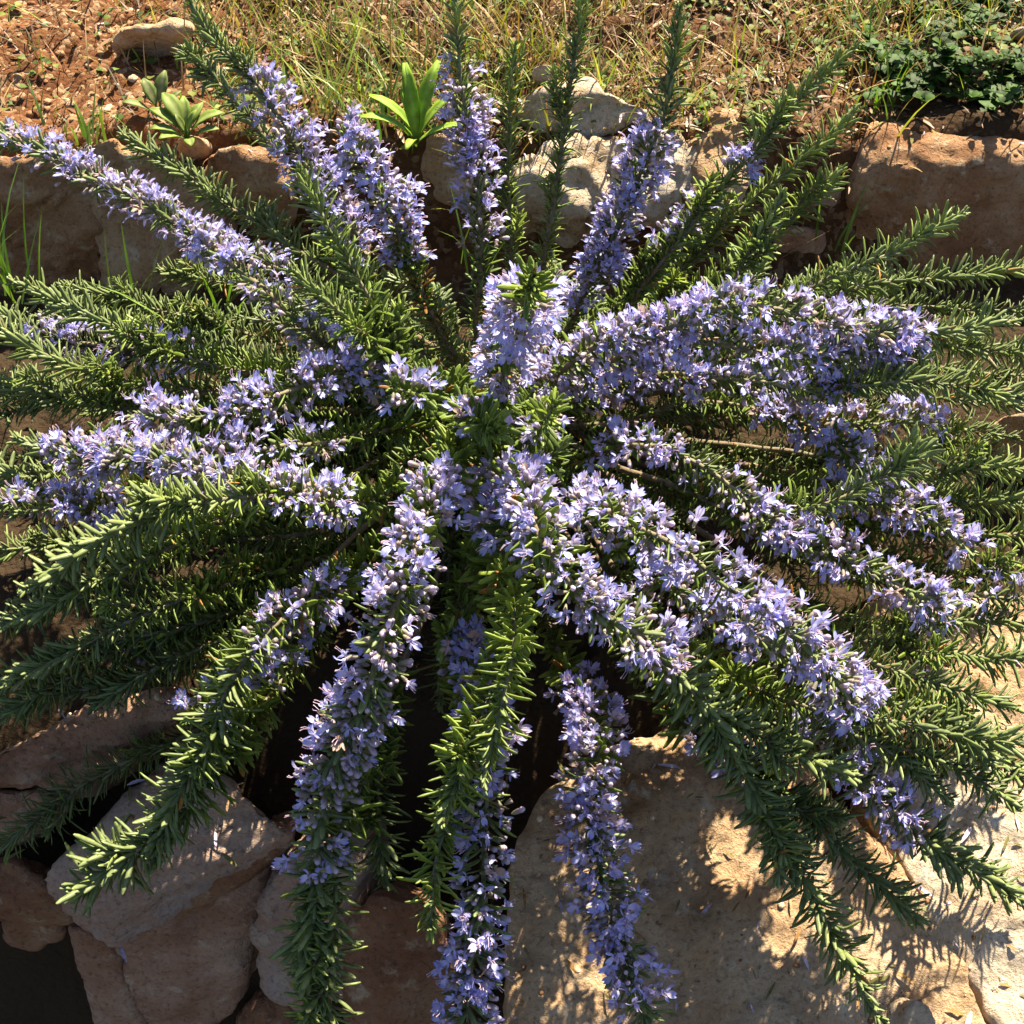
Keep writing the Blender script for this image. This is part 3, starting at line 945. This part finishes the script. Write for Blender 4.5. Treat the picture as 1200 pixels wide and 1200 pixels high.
br([(960, 630, .05), (1100, 670, .07), (1180, 672, .08), (1260, 660, .08)], green=.6)
br([(1000, 540, .05), (1080, 530, .08), (1130, 520, .09), (1190, 555, .08)], green=.62)
br([(960, 660, .05), (1100, 690, .07), (1180, 705, .08), (1250, 700, .08)], [(.6, .85)], green=.5, fdens=.7)
br([(660, 580, .12), (720, 605, .175), (790, 640, .19), (860, 695, .185), (930, 745, .16), (985, 800, .13), (1000, 830, .115)], [(.10, 1.0)], green=.45, fdens=1.4, fat=1.3)
br([(700, 600, .08), (800, 690, .13), (880, 740, .14), (940, 780, .125)], [(.35, 1.0)], green=.4, fdens=1.1)
br([(880, 690, .08), (980, 740, .10), (1080, 760, .11), (1170, 770, .11), (1250, 760, .11)], green=.55)
br([(900, 740, .08), (1000, 770, .11), (1100, 800, .11), (1185, 830, .10)], green=.5)
br([(900, 770, .07), (1000, 830, .10), (1090, 855, .10), (1200, 872, .09)], green=.5)
br([(900, 800, .05), (1010, 870, .07), (1110, 895, .07), (1190, 945, .05)], green=.55)
br([(980, 720, .05), (1080, 730, .07), (1160, 725, .07), (1250, 740, .07)], green=.5)
br([(1000, 800, .03), (1100, 830, .05), (1180, 900, .03), (1240, 930, .02)], green=.6)
# ---- front right
br([(820, 700, .06), (940, 790, .09), (1020, 815, .105), (1110, 850, .095), (1170, 905, .07)], green=.65)
br([(780, 740, .06), (880, 800, .10), (950, 830, .11), (1040, 880, .085), (1110, 935, .06)], green=.6)
br([(580, 560, .13), (606, 575, .185), (640, 635, .205), (690, 705, .195), (760, 755, .17), (815, 810, .14), (858, 880, .10), (905, 965, .055), (965, 1075, .01), (1035, 1195, -.03)], [(.07, .48)], green=.65, fdens=1.6, budf=.38, fat=1.2, even=.5, leaf=.0195, hw=.0020)
br([(570, 600, .12), (590, 610, .17), (620, 640, .185), (650, 680, .18)], [(.3, .95)], green=.5, fdens=.9, budf=.35, leaf=.0195, hw=.0020)
br([(700, 700, .08), (770, 780, .11), (830, 830, .12), (910, 870, .11), (1000, 912, .09)], [(.12, .40)], green=.6, fdens=.7, budf=.6, leaf=.0195, hw=.0020)
br([(780, 760, .05), (890, 840, .075), (960, 872, .08), (1015, 915, .07), (1060, 965, .05), (1120, 1010, .025), (1200, 1060, .0)], [(.38, .72)], green=.5, fdens=.95, leaf=.0195, hw=.0020)
br([(800, 820, .03), (900, 920, .05), (960, 970, .035), (1010, 1020, .01), (1078, 1082, -.02)], green=.5, leaf=.018)
br([(760, 800, .03), (850, 880, .06), (900, 920, .05), (960, 960, .03)], [(.3, .8)], green=.45, fdens=.4, budf=.5, leaf=.0195, hw=.0020)
br([(640, 740, .02), (700, 850, .05), (690, 925, .055), (704, 1015, .03), (728, 1105, .0), (752, 1180, -.02), (765, 1230, -.035)], [(.20, .90)], green=.55, fdens=1.9, budf=.38, fat=1.4, even=.7, leaf=.0195, hw=.0020)
# ---- front centre
br([(560, 600, .10), (602, 690, .165), (602, 760, .175), (586, 840, .165), (568, 915, .15)], green=.85, leaf=.0165, hw=.0017)
br([(560, 640, .08), (600, 720, .13), (580, 800, .135), (545, 880, .13), (515, 960, .115)], green=.7, leaf=.0195, hw=.0020)
br([(540, 700, .06), (572, 860, .105), (572, 960, .08), (558, 1070, .045), (550, 1160, .01), (548, 1250, -.02)], [(.20, .97)], green=.5, fdens=1.8, budf=.35, fat=1.35, even=.7, leaf=.0195, hw=.0020)
br([(540, 760, .06), (545, 880, .085), (525, 970, .085), (505, 1030, .085), (500, 1085, .085)], [(.3, .5)], green=.85, leaf=.0175, fdens=.4, budf=.7)
br([(560, 500, .10), (525, 545, .17), (495, 620, .195), (465, 710, .19), (428, 805, .16), (394, 900, .11), (378, 990, .07), (370, 1080, .03), (362, 1215, -.03)], [(.29, .80)], green=.75, fdens=2.1, budf=.52, fat=1.4, even=.7, leaf=.0195, hw=.0020)
br([(480, 720, .04), (450, 860, .05), (440, 940, .04), (450, 1030, .01)], green=.4, leaf=.0195, hw=.0020)
br([(560, 500, .13), (545, 490, .18), (560, 492, .205), (580, 505, .22)], [(.5, .8)], green=.45, fdens=.35, leaf=.0195, hw=.0020)
br([(600, 510, .11), (625, 500, .18), (640, 490, .215), (650, 475, .23)], [(.7, .95)], green=.45, fdens=.4, leaf=.018)
br([(560, 470, .1), (510, 460, .17), (480, 458, .2), (462, 455, .215)], [(.75, 1)], green=.35, fdens=.5, leaf=.0195, hw=.0020)
br([(600, 540, .09), (620, 545, .15), (640, 540, .17), (660, 520, .18)], green=.4, leaf=.0195, hw=.0020)
br([(430, 900, .06), (400, 980, .055), (392, 1060, .035), (385, 1140, .005), (378, 1235, -.03)], green=.85, leaf=.0195, hw=.0020)
br([(420, 900, .05), (375, 980, .05), (360, 1070, .03), (352, 1140, .0)], green=.8, leaf=.0185, hw=.0020)
# ---- left hand side
br([(380, 420, .01), (270, 385, .035), (160, 355, .045), (70, 335, .045)], green=.5)
br([(360, 440, .01), (250, 395, .03), (140, 380, .04), (40, 372, .045)], green=.45)
br([(420, 400, .01), (330, 350, .035), (250, 325, .04), (190, 318, .04)], green=.45)
br([(400, 560, .05), (280, 605, .10), (180, 650, .12), (90, 690, .11), (20, 725, .09)], green=.75)
br([(380, 640, .04), (250, 690, .09), (150, 725, .10), (70, 770, .08), (10, 800, .06)], green=.6)
br([(420, 520, .04), (280, 560, .08), (140, 575, .12), (60, 580, .13), (-25, 600, .12)], green=.6)
br([(330, 740, .01), (190, 790, .035), (80, 815, .03), (-25, 850, .01)], green=.45)
br([(330, 700, .02), (200, 740, .05), (90, 790, .045), (10, 835, .02)], green=.5)
br([(380, 680, .03), (260, 750, .06), (170, 790, .055), (110, 830, .035)], green=.4)
br([(540, 480, .07), (460, 445, .13), (400, 440, .16), (330, 462, .175), (250, 488, .18), (160, 495, .17)], [(.34, 1.0)], green=.45, fdens=1.05, budf=.3)
br([(540, 540, .07), (450, 585, .14), (370, 590, .175), (290, 565, .185), (200, 545, .18), (110, 535, .165), (20, 520, .15)], [(.42, .92)], green=.45, fdens=1.3)
br([(520, 500, .08), (420, 510, .13), (330, 525, .16), (240, 535, .165), (170, 545, .16)], [(.5, 1.0)], green=.4, fdens=1.0)
br([(480, 450, .05), (360, 440, .09), (230, 425, .14), (120, 378, .165), (15, 328, .17)], green=.5, leaf=.0175)
br([(480, 460, .05), (330, 460, .09), (200, 455, .13), (90, 430, .155), (-20, 378, .16)], green=.55, leaf=.0175)
br([(420, 440, .03), (270, 420, .07), (160, 410, .10), (60, 395, .11), (-20, 360, .11)], [(.45, .8)], green=.4, fdens=1.2, fat=1.2)
br([(450, 480, .05), (300, 480, .09), (160, 480, .12), (60, 468, .13), (-20, 440, .13)], green=.5)
br([(300, 500, .06), (170, 515, .11), (90, 545, .13), (30, 560, .13), (-30, 550, .12)], green=.5)
br([(500, 590, .07), (400, 585, .145), (320, 580, .185), (240, 590, .19), (150, 620, .165), (80, 660, .13), (28, 692, .105)], green=.95, leaf=.0175, hw=.0019)
br([(420, 610, .05), (280, 630, .08), (170, 610, .11), (90, 590, .135), (20, 605, .14)], [(.7, 1.0)], green=.45, fdens=1.4)
br([(420, 640, .04), (280, 680, .07), (150, 690, .09), (60, 710, .085), (-25, 745, .06)], green=.55)
br([(400, 670, .03), (270, 720, .06), (160, 745, .07), (70, 775, .055), (-25, 815, .03)], green=.45)
br([(330, 700, .02), (220, 750, .04), (130, 765, .06), (80, 755, .07)], [(.5, .7)], green=.4, fdens=.35, budf=.8)
br([(340, 600, .03), (180, 640, .06), (60, 640, .07), (-30, 650, .07)], green=.5)
br([(240, 480, .02), (120, 470, .05), (20, 480, .06), (-40, 500, .06)], green=.4)
br([(480, 620, .05), (390, 690, .11), (320, 735, .13), (275, 800, .12), (240, 870, .095), (200, 950, .06), (180, 1010, .03)], [(.28, .58)], green=.6, fdens=.8, budf=.35, leaf=.021, hw=.0020)
br([(300, 740, .06), (250, 820, .085), (222, 848, .09)], [(.7, 1)], green=.5, fdens=.7)
br([(330, 800, .03), (260, 880, .05), (210, 950, .05), (160, 1000, .035), (88, 1050, .0)], green=.6, leaf=.024, hw=.0020)
br([(260, 830, -.01), (150, 890, -.02), (60, 945, -.035), (-10, 1000, -.05)], green=.25, leaf=.021, hw=.0012)
br([(440, 650, .03), (375, 710, .08), (335, 750, .10), (320, 800, .10)], [(.4, 1.)], green=.35, fdens=.6)

# ---- the tangle of short inner shoots under the long ones, past counting
fst, ffo = Acc(), Acc()
for k in range(95):
    a = k * 2.39996 + rng.normal(0, .15)
    rr = .06 + .30 * ((k % 19) / 19) ** .8
    sx, sy = (1.25 if math.cos(a) > 0 else 1.15), (.62 if math.sin(a) > 0 else .72)
    e = np.array([math.cos(a) * rr * sx, math.sin(a) * rr * sy, 0])
    hz = rng.uniform(.0, .03) * (1 - rr * 1.6)
    p0 = CROWN + e * .35 + UP * (.02 + hz * .6)
    p1 = CROWN + e * .7 + UP * (.035 + hz) + rng.normal(0, .008, 3)
    p2 = CROWN + e * 1.02 + UP * (.02 + hz) + rng.normal(0, .012, 3)
    if p2[1] < -.06:
        p2[2] -= .03
    br(None, world_pts=[p0, p1, p2], green=.22, lo=True, crown=False, into=(fst, ffo), dens=.8, hw=.0018, rust=.08)
o = ffo.build('inner_foliage', M_LEAF)
adopt(o, bush)
o['kind'] = 'stuff'
o2 = fst.build('inner_twigs', M_STEM)
adopt(o2, bush)
o2['kind'] = 'stuff'
# the short gnarled trunk they spring from
tr = Acc()
tv, tf = tube([CROWN + np.array(p) for p in ((0, .0, -.06), (.004, -.002, -.03), (-.003, .003, 0), (.002, 0, .02))], [.017, .014, .015, .009], 12)
l, n = loopify(tf)
tv = tv + fbm(tv * 120, 3)[:, None] * .002
tr.add(tv, l, n, np.array([.13, .09, .06]))
adopt(tr.build('trunk', M_STEM), bush)

# ------------------------------------------------------------------ weeds and grass
def blade_tpl(bend, k=5):
    vs, tone = [], []
    y = z = 0
    a = rad(88)
    for i in range(k):
        t = i / (k - 1)
        w = (1 - t ** 1.8) * (.7 + .3 * min(1, t * 4)) + .02
        vs += [(-w, y, z), (0, y - .12 * w * 0.03, z), (w, y, z)]
        tone += [t] * 3
        y += math.cos(a) / (k - 1)
        z += math.sin(a) / (k - 1)
        a -= bend / (k - 1)
    f = []
    for i in range(k - 1):
        for j in range(2):
            f.append((i * 3 + j, i * 3 + j + 1, i * 3 + j + 4, i * 3 + j + 3))
    l, n = loopify(f)
    return np.array(vs), l, n, np.array(tone)


BLADES = [blade_tpl(b) for b in (.2, .6, 1.0, 1.5, 2.1)]


def yawM(yaw, sx, sl, lean=None):
    c, s_ = np.cos(yaw), np.sin(yaw)
    M = np.zeros((len(yaw), 3, 3))
    M[:, 0, 0], M[:, 1, 0] = c * sx, s_ * sx
    M[:, 0, 1], M[:, 1, 1] = -s_ * sl, c * sl
    M[:, 2, 2] = sl
    if lean is not None:
        M[:, 0, 2] += -s_ * lean * sl
        M[:, 1, 2] += c * lean * sl
    return M


def grass(name, n, xf, yf, dens, hmin, hmax, cols, wd=(.0005, .0011), bendw=None, lean=(0, .9)):
    acc = Acc()
    x, y = rng.uniform(*xf, n), rng.uniform(*yf, n)
    k = rng.random(n) < dens(x, y)
    x, y = x[k], y[k]
    n = len(x)
    z = hgt(x, y) - .002
    ln = rng.uniform(hmin, hmax, n) * (.5 + rng.random(n))
    yaw = rng.uniform(0, 6.28, n)
    sx = rng.uniform(*wd, n)
    le = rng.uniform(*lean, n)
    cc = np.array(cols)[rng.integers(0, len(cols), n)] * rng.uniform(.7, 1.3, (n, 1))
    wh = rng.choice(len(BLADES), n, p=bendw)
    for w in range(len(BLADES)):
        m = wh == w
        if m.any():
            acc.inst(BLADES[w], yawM(yaw[m], sx[m], ln[m], le[m]), np.stack([x[m], y[m], z[m]], -1),
                     lambda tone, N, c=cc[m]: c[:, None, :] * (.85 + .3 * tone[None, :, None]))
    o = acc.build(name, M_GRASS)
    tag(o, kind='stuff')
    return o


DRY = [(.30, .19, .075), (.22, .13, .05), (.36, .25, .12), (.13, .07, .035), (.24, .10, .04)]
GRN = [(.12, .19, .022), (.08, .15, .02), (.18, .24, .03), (.26, .26, .04)]


def clump(x, y, f=9, o=0):
    return fbm(np.stack([x * f + o, y * f, x * 0 + 3.3 + o], -1), 3)


def soil_side(x, y):                                   # bare earth at the left
    return sstep(-.36, -.22, x + .05 * clump(x, y, 6))


grass('dry_grass', 34000, (-.9, .9), (.41, 1.35),
      lambda x, y: np.clip(.08 + .55 * soil_side(x, y) * (.35 + .9 * clump(x, y)), 0, 1) * (1 - .97 * (x > .33) * (y < .52)), .015, .045, DRY, wd=(.0005, .0012), bendw=[.15, .2, .25, .25, .15], lean=(0, 1.4))
grass('green_grass', 22000, (-.9, .9), (.41, 1.35),
      lambda x, y: np.clip(.05 + .9 * soil_side(x, y) * (.26 + 1.2 * clump(x, y, 8, 5)), 0, 1) * (1 - .97 * (x > .33) * (y < .52)) * (1 - .5 * (x > .40)), .016, .050, GRN, wd=(.0006, .0015), bendw=[.25, .3, .25, .15, .05])
grass('withered_weeds', 26000, (-.9, .9), (.43, 1.35),
      lambda x, y: (clump(x, y, 13, 21) > .22) * (.35 + .65 * soil_side(x, y)) * (1 - .97 * (x > .33) * (y < .52)), .008, .026,
      [(.10, .045, .02), (.15, .07, .03), (.07, .035, .015), (.09, .10, .03), (.22, .13, .06)], wd=(.0005, .0013), bendw=[.1, .2, .3, .25, .15], lean=(0, 1.6))
grass('tall_dry_grass', 6500, (-.32, .75), (.44, .95),
      lambda x, y: np.clip(.30 + .7 * clump(x, y, 7, 9), 0, 1) * (1 - .9 * (x > .33) * (y < .56)), .03, .085, DRY[:3] + GRN[2:], wd=(.0006, .0012), bendw=[.3, .3, .2, .1, .1], lean=(0, .8))


def wleaf_tpl(shape, nv=7, nu=5, fold=.25, curl=.7, start=.9):
    """a broad weed leaf, unit length, base at origin; shape(t) = half width"""
    vs, tone = [], []
    y = z = 0
    a = start
    for i in range(nv):
        t = i / (nv - 1)
        for j in range(nu):
            s_ = j / (nu - 1) * 2 - 1
            hw = shape(t)
            up = fold * abs(s_) * hw
            vs.append((s_ * hw, y - math.sin(a) * up, z + math.cos(a) * up))
            tone.append(1 - abs(s_))
        y += math.cos(a) / (nv - 1)
        z += math.sin(a) / (nv - 1)
        a -= curl / (nv - 1)
    f = [(i * nu + j, i * nu + j + 1, (i + 1) * nu + j + 1, (i + 1) * nu + j) for i in range(nv - 1) for j in range(nu - 1)]
    l, n = loopify(f)
    return np.array(vs), l, n, np.array(tone)


lance = lambda t: .018 + .088 * math.sin(math.pi * min(1, t * .96 + .02)) ** .8 * (.55 + .6 * t)
oval = lambda t: .02 + .135 * max(0, math.sin(math.pi * max(0, t - .34) / .66)) ** .8 if t > .34 else .022
roundl = lambda t: .05 + .40 * max(0, math.sin(math.pi * max(0, t - .3) / .7)) ** .6 if t > .3 else .04


def thicken(o, th):
    sm = o.modifiers.new('thickness', 'SOLIDIFY')
    sm.thickness = th


def weed(name, label, cat, base, leaves, col, vein, group=None):
    """leaves: (yaw deg, length, start angle deg, curl, shape)"""
    root = empty(name, base)
    tag(root, label, cat, group)
    for (yw, ln, st_, cu, sh) in leaves:
        a = Acc()
        tp = wleaf_tpl(sh, start=rad(st_), curl=cu)
        c = np.array(col) * rng.uniform(.8, 1.2)
        a.inst(tp, yawM(np.array([rad(yw)]), ln, ln), np.array([base]),
               lambda tone, N, c=c: (c[None, None, :] * (1 - (tone[None, :, None] > .9)) + np.array(vein) * (tone[None, :, None] > .9)))
        o = a.build('leaf', M_WEED)
        thicken(o, .0006)
        adopt(o, root)
    return root


def gp(px, py, dz=0):
    """ground point under a photo point of the upper terrace"""
    z = .12
    for _ in range(6):
        p = U(px, py, z)
        z = float(hgt(p[0:1], p[1:2])[0])
    return U(px, py, z) + np.array([0, 0, dz])


b = U(488, 168, .105)
weed('lanceolate_weed', 'bright green lanceolate weed with long upright leaves beside the tan stone', 'weed', b,
     [(20, .070, 84, .55, lance), (75, .062, 76, 1.3, lance), (-35, .074, 76, .7, lance), (-62, .056, 66, .9, lance), (100, .06, 62, 1.2, lance), (170, .04, 50, 1.1, lance), (-95, .05, 45, .8, lance), (50, .05, 80, .3, lance)],
     (.22, .34, .03), (.30, .42, .08))
b = gp(220, 165)
weed('broadleaf_weed', 'broadleaf weed with pale upturned leaves left of the tall spike', 'weed', b,
     [(40, .050, 80, 1.4, oval), (75, .044, 70, 1.2, oval), (5, .040, 78, 1.0, oval), (-35, .038, 72, 1.1, oval), (110, .038, 60, 1.2, oval), (140, .034, 50, .9, oval), (-75, .046, 66, 1.4, oval), (200, .030, 45, 1.0, oval), (-100, .036, 45, .8, oval), (60, .026, 84, .6, oval), (-55, .030, 80, .7, oval), (-90, .026, 70, .9, oval), (20, .024, 60, .8, oval), (95, .026, 40, .6, oval)],
     (.17, .23, .04), (.26, .30, .10))
b = gp(188, 140)
weed('broadleaf_weed', 'smaller broadleaf weed with a few leaves, nearest to the oblong cream stone', 'weed', b,
     [(40, .040, 80, .8, oval), (-20, .045, 76, .7, oval), (110, .04, 60, .9, oval), (-70, .035, 65, .8, oval)], (.14, .19, .05), (.24, .22, .12))
RW = 'dark leafy weeds beyond the square-edged block'
cl_tp = [wleaf_tpl(roundl, nv=5, nu=3, start=q, curl=.9) for q in (.1, .5, .9)]
for k, (px, py, lb) in enumerate([
        (1075, 106, 'low dark leafy weed nearest to the corner of the large square-edged block'),
        (1120, 88, 'dark leafy weed in the middle of the dark weed patch'),
        (1160, 116, 'dark leafy weed just beyond the lit edge of the square-edged block'),
        (1200, 92, 'dark leafy weed just in front of the white sunlit stone'),
        (1110, 40, 'dark leafy weed at the far side of the dark weed patch, beside dry grass'),
        (1050, 85, 'dark leafy weed mixed with tall dry grass'),
        (1160, 15, 'dark leafy weed beyond the white sunlit stone')]):
    base = gp(px, py)
    root = empty('leafy_weed', base)
    tag(root, lb, 'weed', RW)
    fa = Acc()
    for m in range(16):
        yw, rr, hh = rng.uniform(0, 6.28), rng.uniform(.012, .062), rng.uniform(.006, .030)
        path = [base + np.array([math.cos(yw) * rr * t, math.sin(yw) * rr * t, hh * t ** .7]) for t in np.linspace(0, 1, 6)]
        sv, sf = tube(path, [.0009] * 6, 5)
        l, n = loopify(sf)
        sa = Acc()
        sa.add(sv, l, n, np.array([.10, .11, .04]))
        adopt(sa.build('stem', M_WEED), root)
        nl = 15
        tq = rng.uniform(.2, 1, nl)
        org = np.array([path[0] * (1 - t) + path[-1] * t for t in tq]) + np.array([0, 0, .002])
        q = rng.uniform(.006, .014, nl)
        c = np.array([.036, .078, .010]) * rng.uniform(.4, 1.7, (nl, 1))
        fa.inst(cl_tp[m % 3], yawM(rng.uniform(0, 6.28, nl), q, q), org, lambda tone, N, c=c: np.repeat(c[:, None, :], len(tone), 1))
    adopt(fa.build('foliage', M_WEED), root)


def tuft(label, base, n, ln, cols, spread=.012, wd=(.0010, .0018), lean=(0, .5)):
    root = empty('grass_tuft', base)
    tag(root, label, 'grass', 'green grass tufts around the bush')
    for k in range(n):
        a = Acc()
        c = np.array(cols[k % len(cols)])
        p = base + np.array([rng.normal(0, spread), rng.normal(0, spread), 0])
        a.inst(BLADES[rng.integers(0, 3)], yawM(rng.uniform(0, 6.28, 1), rng.uniform(*wd, 1), ln * rng.uniform(.6, 1.15, 1), rng.uniform(*lean, 1)), p[None],
               lambda tone, N, c=c: (c * (.9 + .2 * tone[:, None]))[None])
        o = a.build('blade', M_GRASS)
        adopt(o, root)
    return root


BG = [(.12, .22, .03), (.16, .25, .04), (.09, .17, .03)]
tuft('tallest grass tuft, in front of the big brown boulder with the shaded face', U(15, 345, .02), 16, .11, BG)
tuft('few thin grass blades rising before the middle of the sloping brown rock', U(150, 370, 0), 6, .10, BG)
tuft('thin green blades in the dark hollow below the long left-pointing flower spike', U(235, 430, 0), 12, .13, BG, spread=.03)
tuft('short grass tuft left of the broadleaf weed', gp(115, 165), 12, .045, BG)
tuft('grass tuft left of the bright green lanceolate weed', gp(440, 150), 22, .05, BG + DRY[:1], spread=.015)
tuft('grass tuft behind the top corner of the square-edged block', gp(1030, 135), 14, .06, BG)
tuft('single grass blades standing before the tan stone and the cream rock', U(565, 320, .03), 5, .09, BG)
tuft('thin grass blades in front of the grey upright stone', U(968, 300, -.02), 4, .07, BG)

# low leafy ground cover on the terrace
acc = Acc()
tp = wleaf_tpl(roundl, nv=5, nu=3, start=.6, curl=.8)
n = 34000
x, y = rng.uniform(-.9, .9, n), rng.uniform(.42, 1.3, n)
kk = rng.random(n) < np.clip(.10 + .9 * soil_side(x, y) * np.clip(clump(x, y, 10, 2) + .30, 0, 1) + .12 * sstep(.30, .48, x), 0, 1) * (1 - .97 * (x > .33) * (y < .51))
x, y = x[kk], y[kk]
n = len(x)
cc = np.array([(.11, .16, .025), (.06, .10, .018), (.17, .19, .04), (.22, .11, .035)])[rng.integers(0, 4, n)] * rng.uniform(.6, 1.2, (n, 1))
acc.inst(tp, yawM(rng.uniform(0, 6.28, n), *(lambda q: (q, q))(rng.uniform(.004, .012, n))), np.stack([x, y, hgt(x, y) + rng.uniform(0, .012, n)], -1),
         lambda tone, N: np.repeat(cc[:, None, :], len(tone), 1))
tag(acc.build('undergrowth', M_WEED), kind='stuff')

# dry leaf and stem litter, and gravel, nobody could count
acc = Acc()
n = 6500
x, y = rng.uniform(-.9, .9, n), rng.uniform(.42, 1.3, n)
kk = rng.random(n) < .35 + .65 * soil_side(x, y)
x, y = x[kk], y[kk]
n = len(x)
lt = wleaf_tpl(lambda t: .02 + .07 * math.sin(math.pi * t), nv=4, nu=3, start=.1, curl=.5)
q = rng.uniform(.006, .03, n)
cc = np.array([(.28, .16, .08), (.20, .10, .05), (.36, .26, .15), (.12, .06, .03)])[rng.integers(0, 4, n)] * rng.uniform(.6, 1.2, (n, 1))
acc.inst(lt, yawM(rng.uniform(0, 6.28, n), q * rng.uniform(.3, 1.2, n), q, rng.normal(0, .3, n)), np.stack([x, y, hgt(x, y) + rng.uniform(.0, .004, n)], -1),
         lambda tone, N: np.repeat(cc[:, None, :], len(tone), 1))
tag(acc.build('dry_litter', M_GRASS), kind='stuff')

acc = Acc()
bm = bmesh.new()
bmesh.ops.create_icosphere(bm, subdivisions=2, radius=1)
gv = np.array([v.co[:] for v in bm.verts])
gf = [tuple(v.index for v in f.verts) for f in bm.faces]
bm.free()
gl, gn = loopify(gf)
for w in range(8):
    v = gv * (1 + .45 * fbm(gv * 1.3 + w * 5, 2)[:, None]) * np.array([1, .75, .55])
    n = 240
    x, y = rng.uniform(-.85, .85, n), rng.uniform(.45, 1.2, n)
    x = np.where(rng.random(n) < .4, rng.uniform(-.6, -.22, n), x)
    r_ = .0012 + .0045 * rng.random(n) ** 3
    cc = np.array([(.36, .20, .11), (.46, .33, .22), (.26, .12, .06)])[rng.integers(0, 3, n)] * rng.uniform(.7, 1.15, (n, 1))
    acc.inst((v, gl, gn, np.zeros(len(v))), yawM(rng.uniform(0, 6.28, n), r_, r_), np.stack([x, y, hgt(x, y) + r_ * .2], -1),
             lambda tone, N, cc=cc: np.repeat(cc[:, None, :], len(tone), 1))
M_GRAVEL = tint_mat('gravel_chip', 0.95, 0.15, 0.0, bump=1.0, bscale=700)
tag(acc.build('gravel', M_GRAVEL), kind='stuff')

# crumbs, dead needles and petals that have dropped on the stones
from mathutils.bvhtree import BVHTree
bpy.context.view_layer.update()
hits = []
for ob in ROCKS:
    me = ob.data
    off = ob.matrix_world.translation
    tree = BVHTree.FromPolygons([v.co + off for v in me.vertices], [p.vertices[:] for p in me.polygons])
    xs = [c[0] + off.x for c in ob.bound_box]
    ys = [c[1] + off.y for c in ob.bound_box]
    area = (max(xs) - min(xs)) * (max(ys) - min(ys))
    for k in range(int(area * 5200)):
        o_ = Vector((random.uniform(min(xs), max(xs)), random.uniform(min(ys), max(ys)), 1))
        loc, no, _, _ = tree.ray_cast(o_, Vector((0, 0, -1)))
        if loc is not None and no.z > .55:
            hits.append(loc[:])
hits = np.array(hits)
n = len(hits)
acc = Acc()
kind = rng.random(n)
m = kind < .62
r_ = .0007 + .0022 * rng.random(m.sum()) ** 3
cc = np.array([(.40, .24, .13), (.20, .10, .05), (.55, .42, .28)])[rng.integers(0, 3, m.sum())] * rng.uniform(.7, 1.1, (m.sum(), 1))
acc.inst((gv * np.array([1, .8, .6]), gl, gn, np.zeros(len(gv))), yawM(rng.uniform(0, 6.28, m.sum()), r_, r_), hits[m],
         lambda tone, N: np.repeat(cc[:, None, :], len(tone), 1))
m = ~m
nd = m.sum()
q = rng.uniform(.005, .016, nd)
c2 = np.array([(.26, .14, .05), (.16, .14, .05), (.42, .34, .42), (.30, .20, .10)])[rng.integers(0, 4, nd)] * rng.uniform(.7, 1.2, (nd, 1))
acc.inst(lt, yawM(rng.uniform(0, 6.28, nd), q * rng.uniform(.8, 1.3, nd), q, rng.normal(0, .2, nd)), hits[m] + np.array([0, 0, .0008]),
         lambda tone, N: np.repeat(c2[:, None, :], len(tone), 1))
tag(acc.build('fallen_debris', M_GRAVEL), kind='stuff')
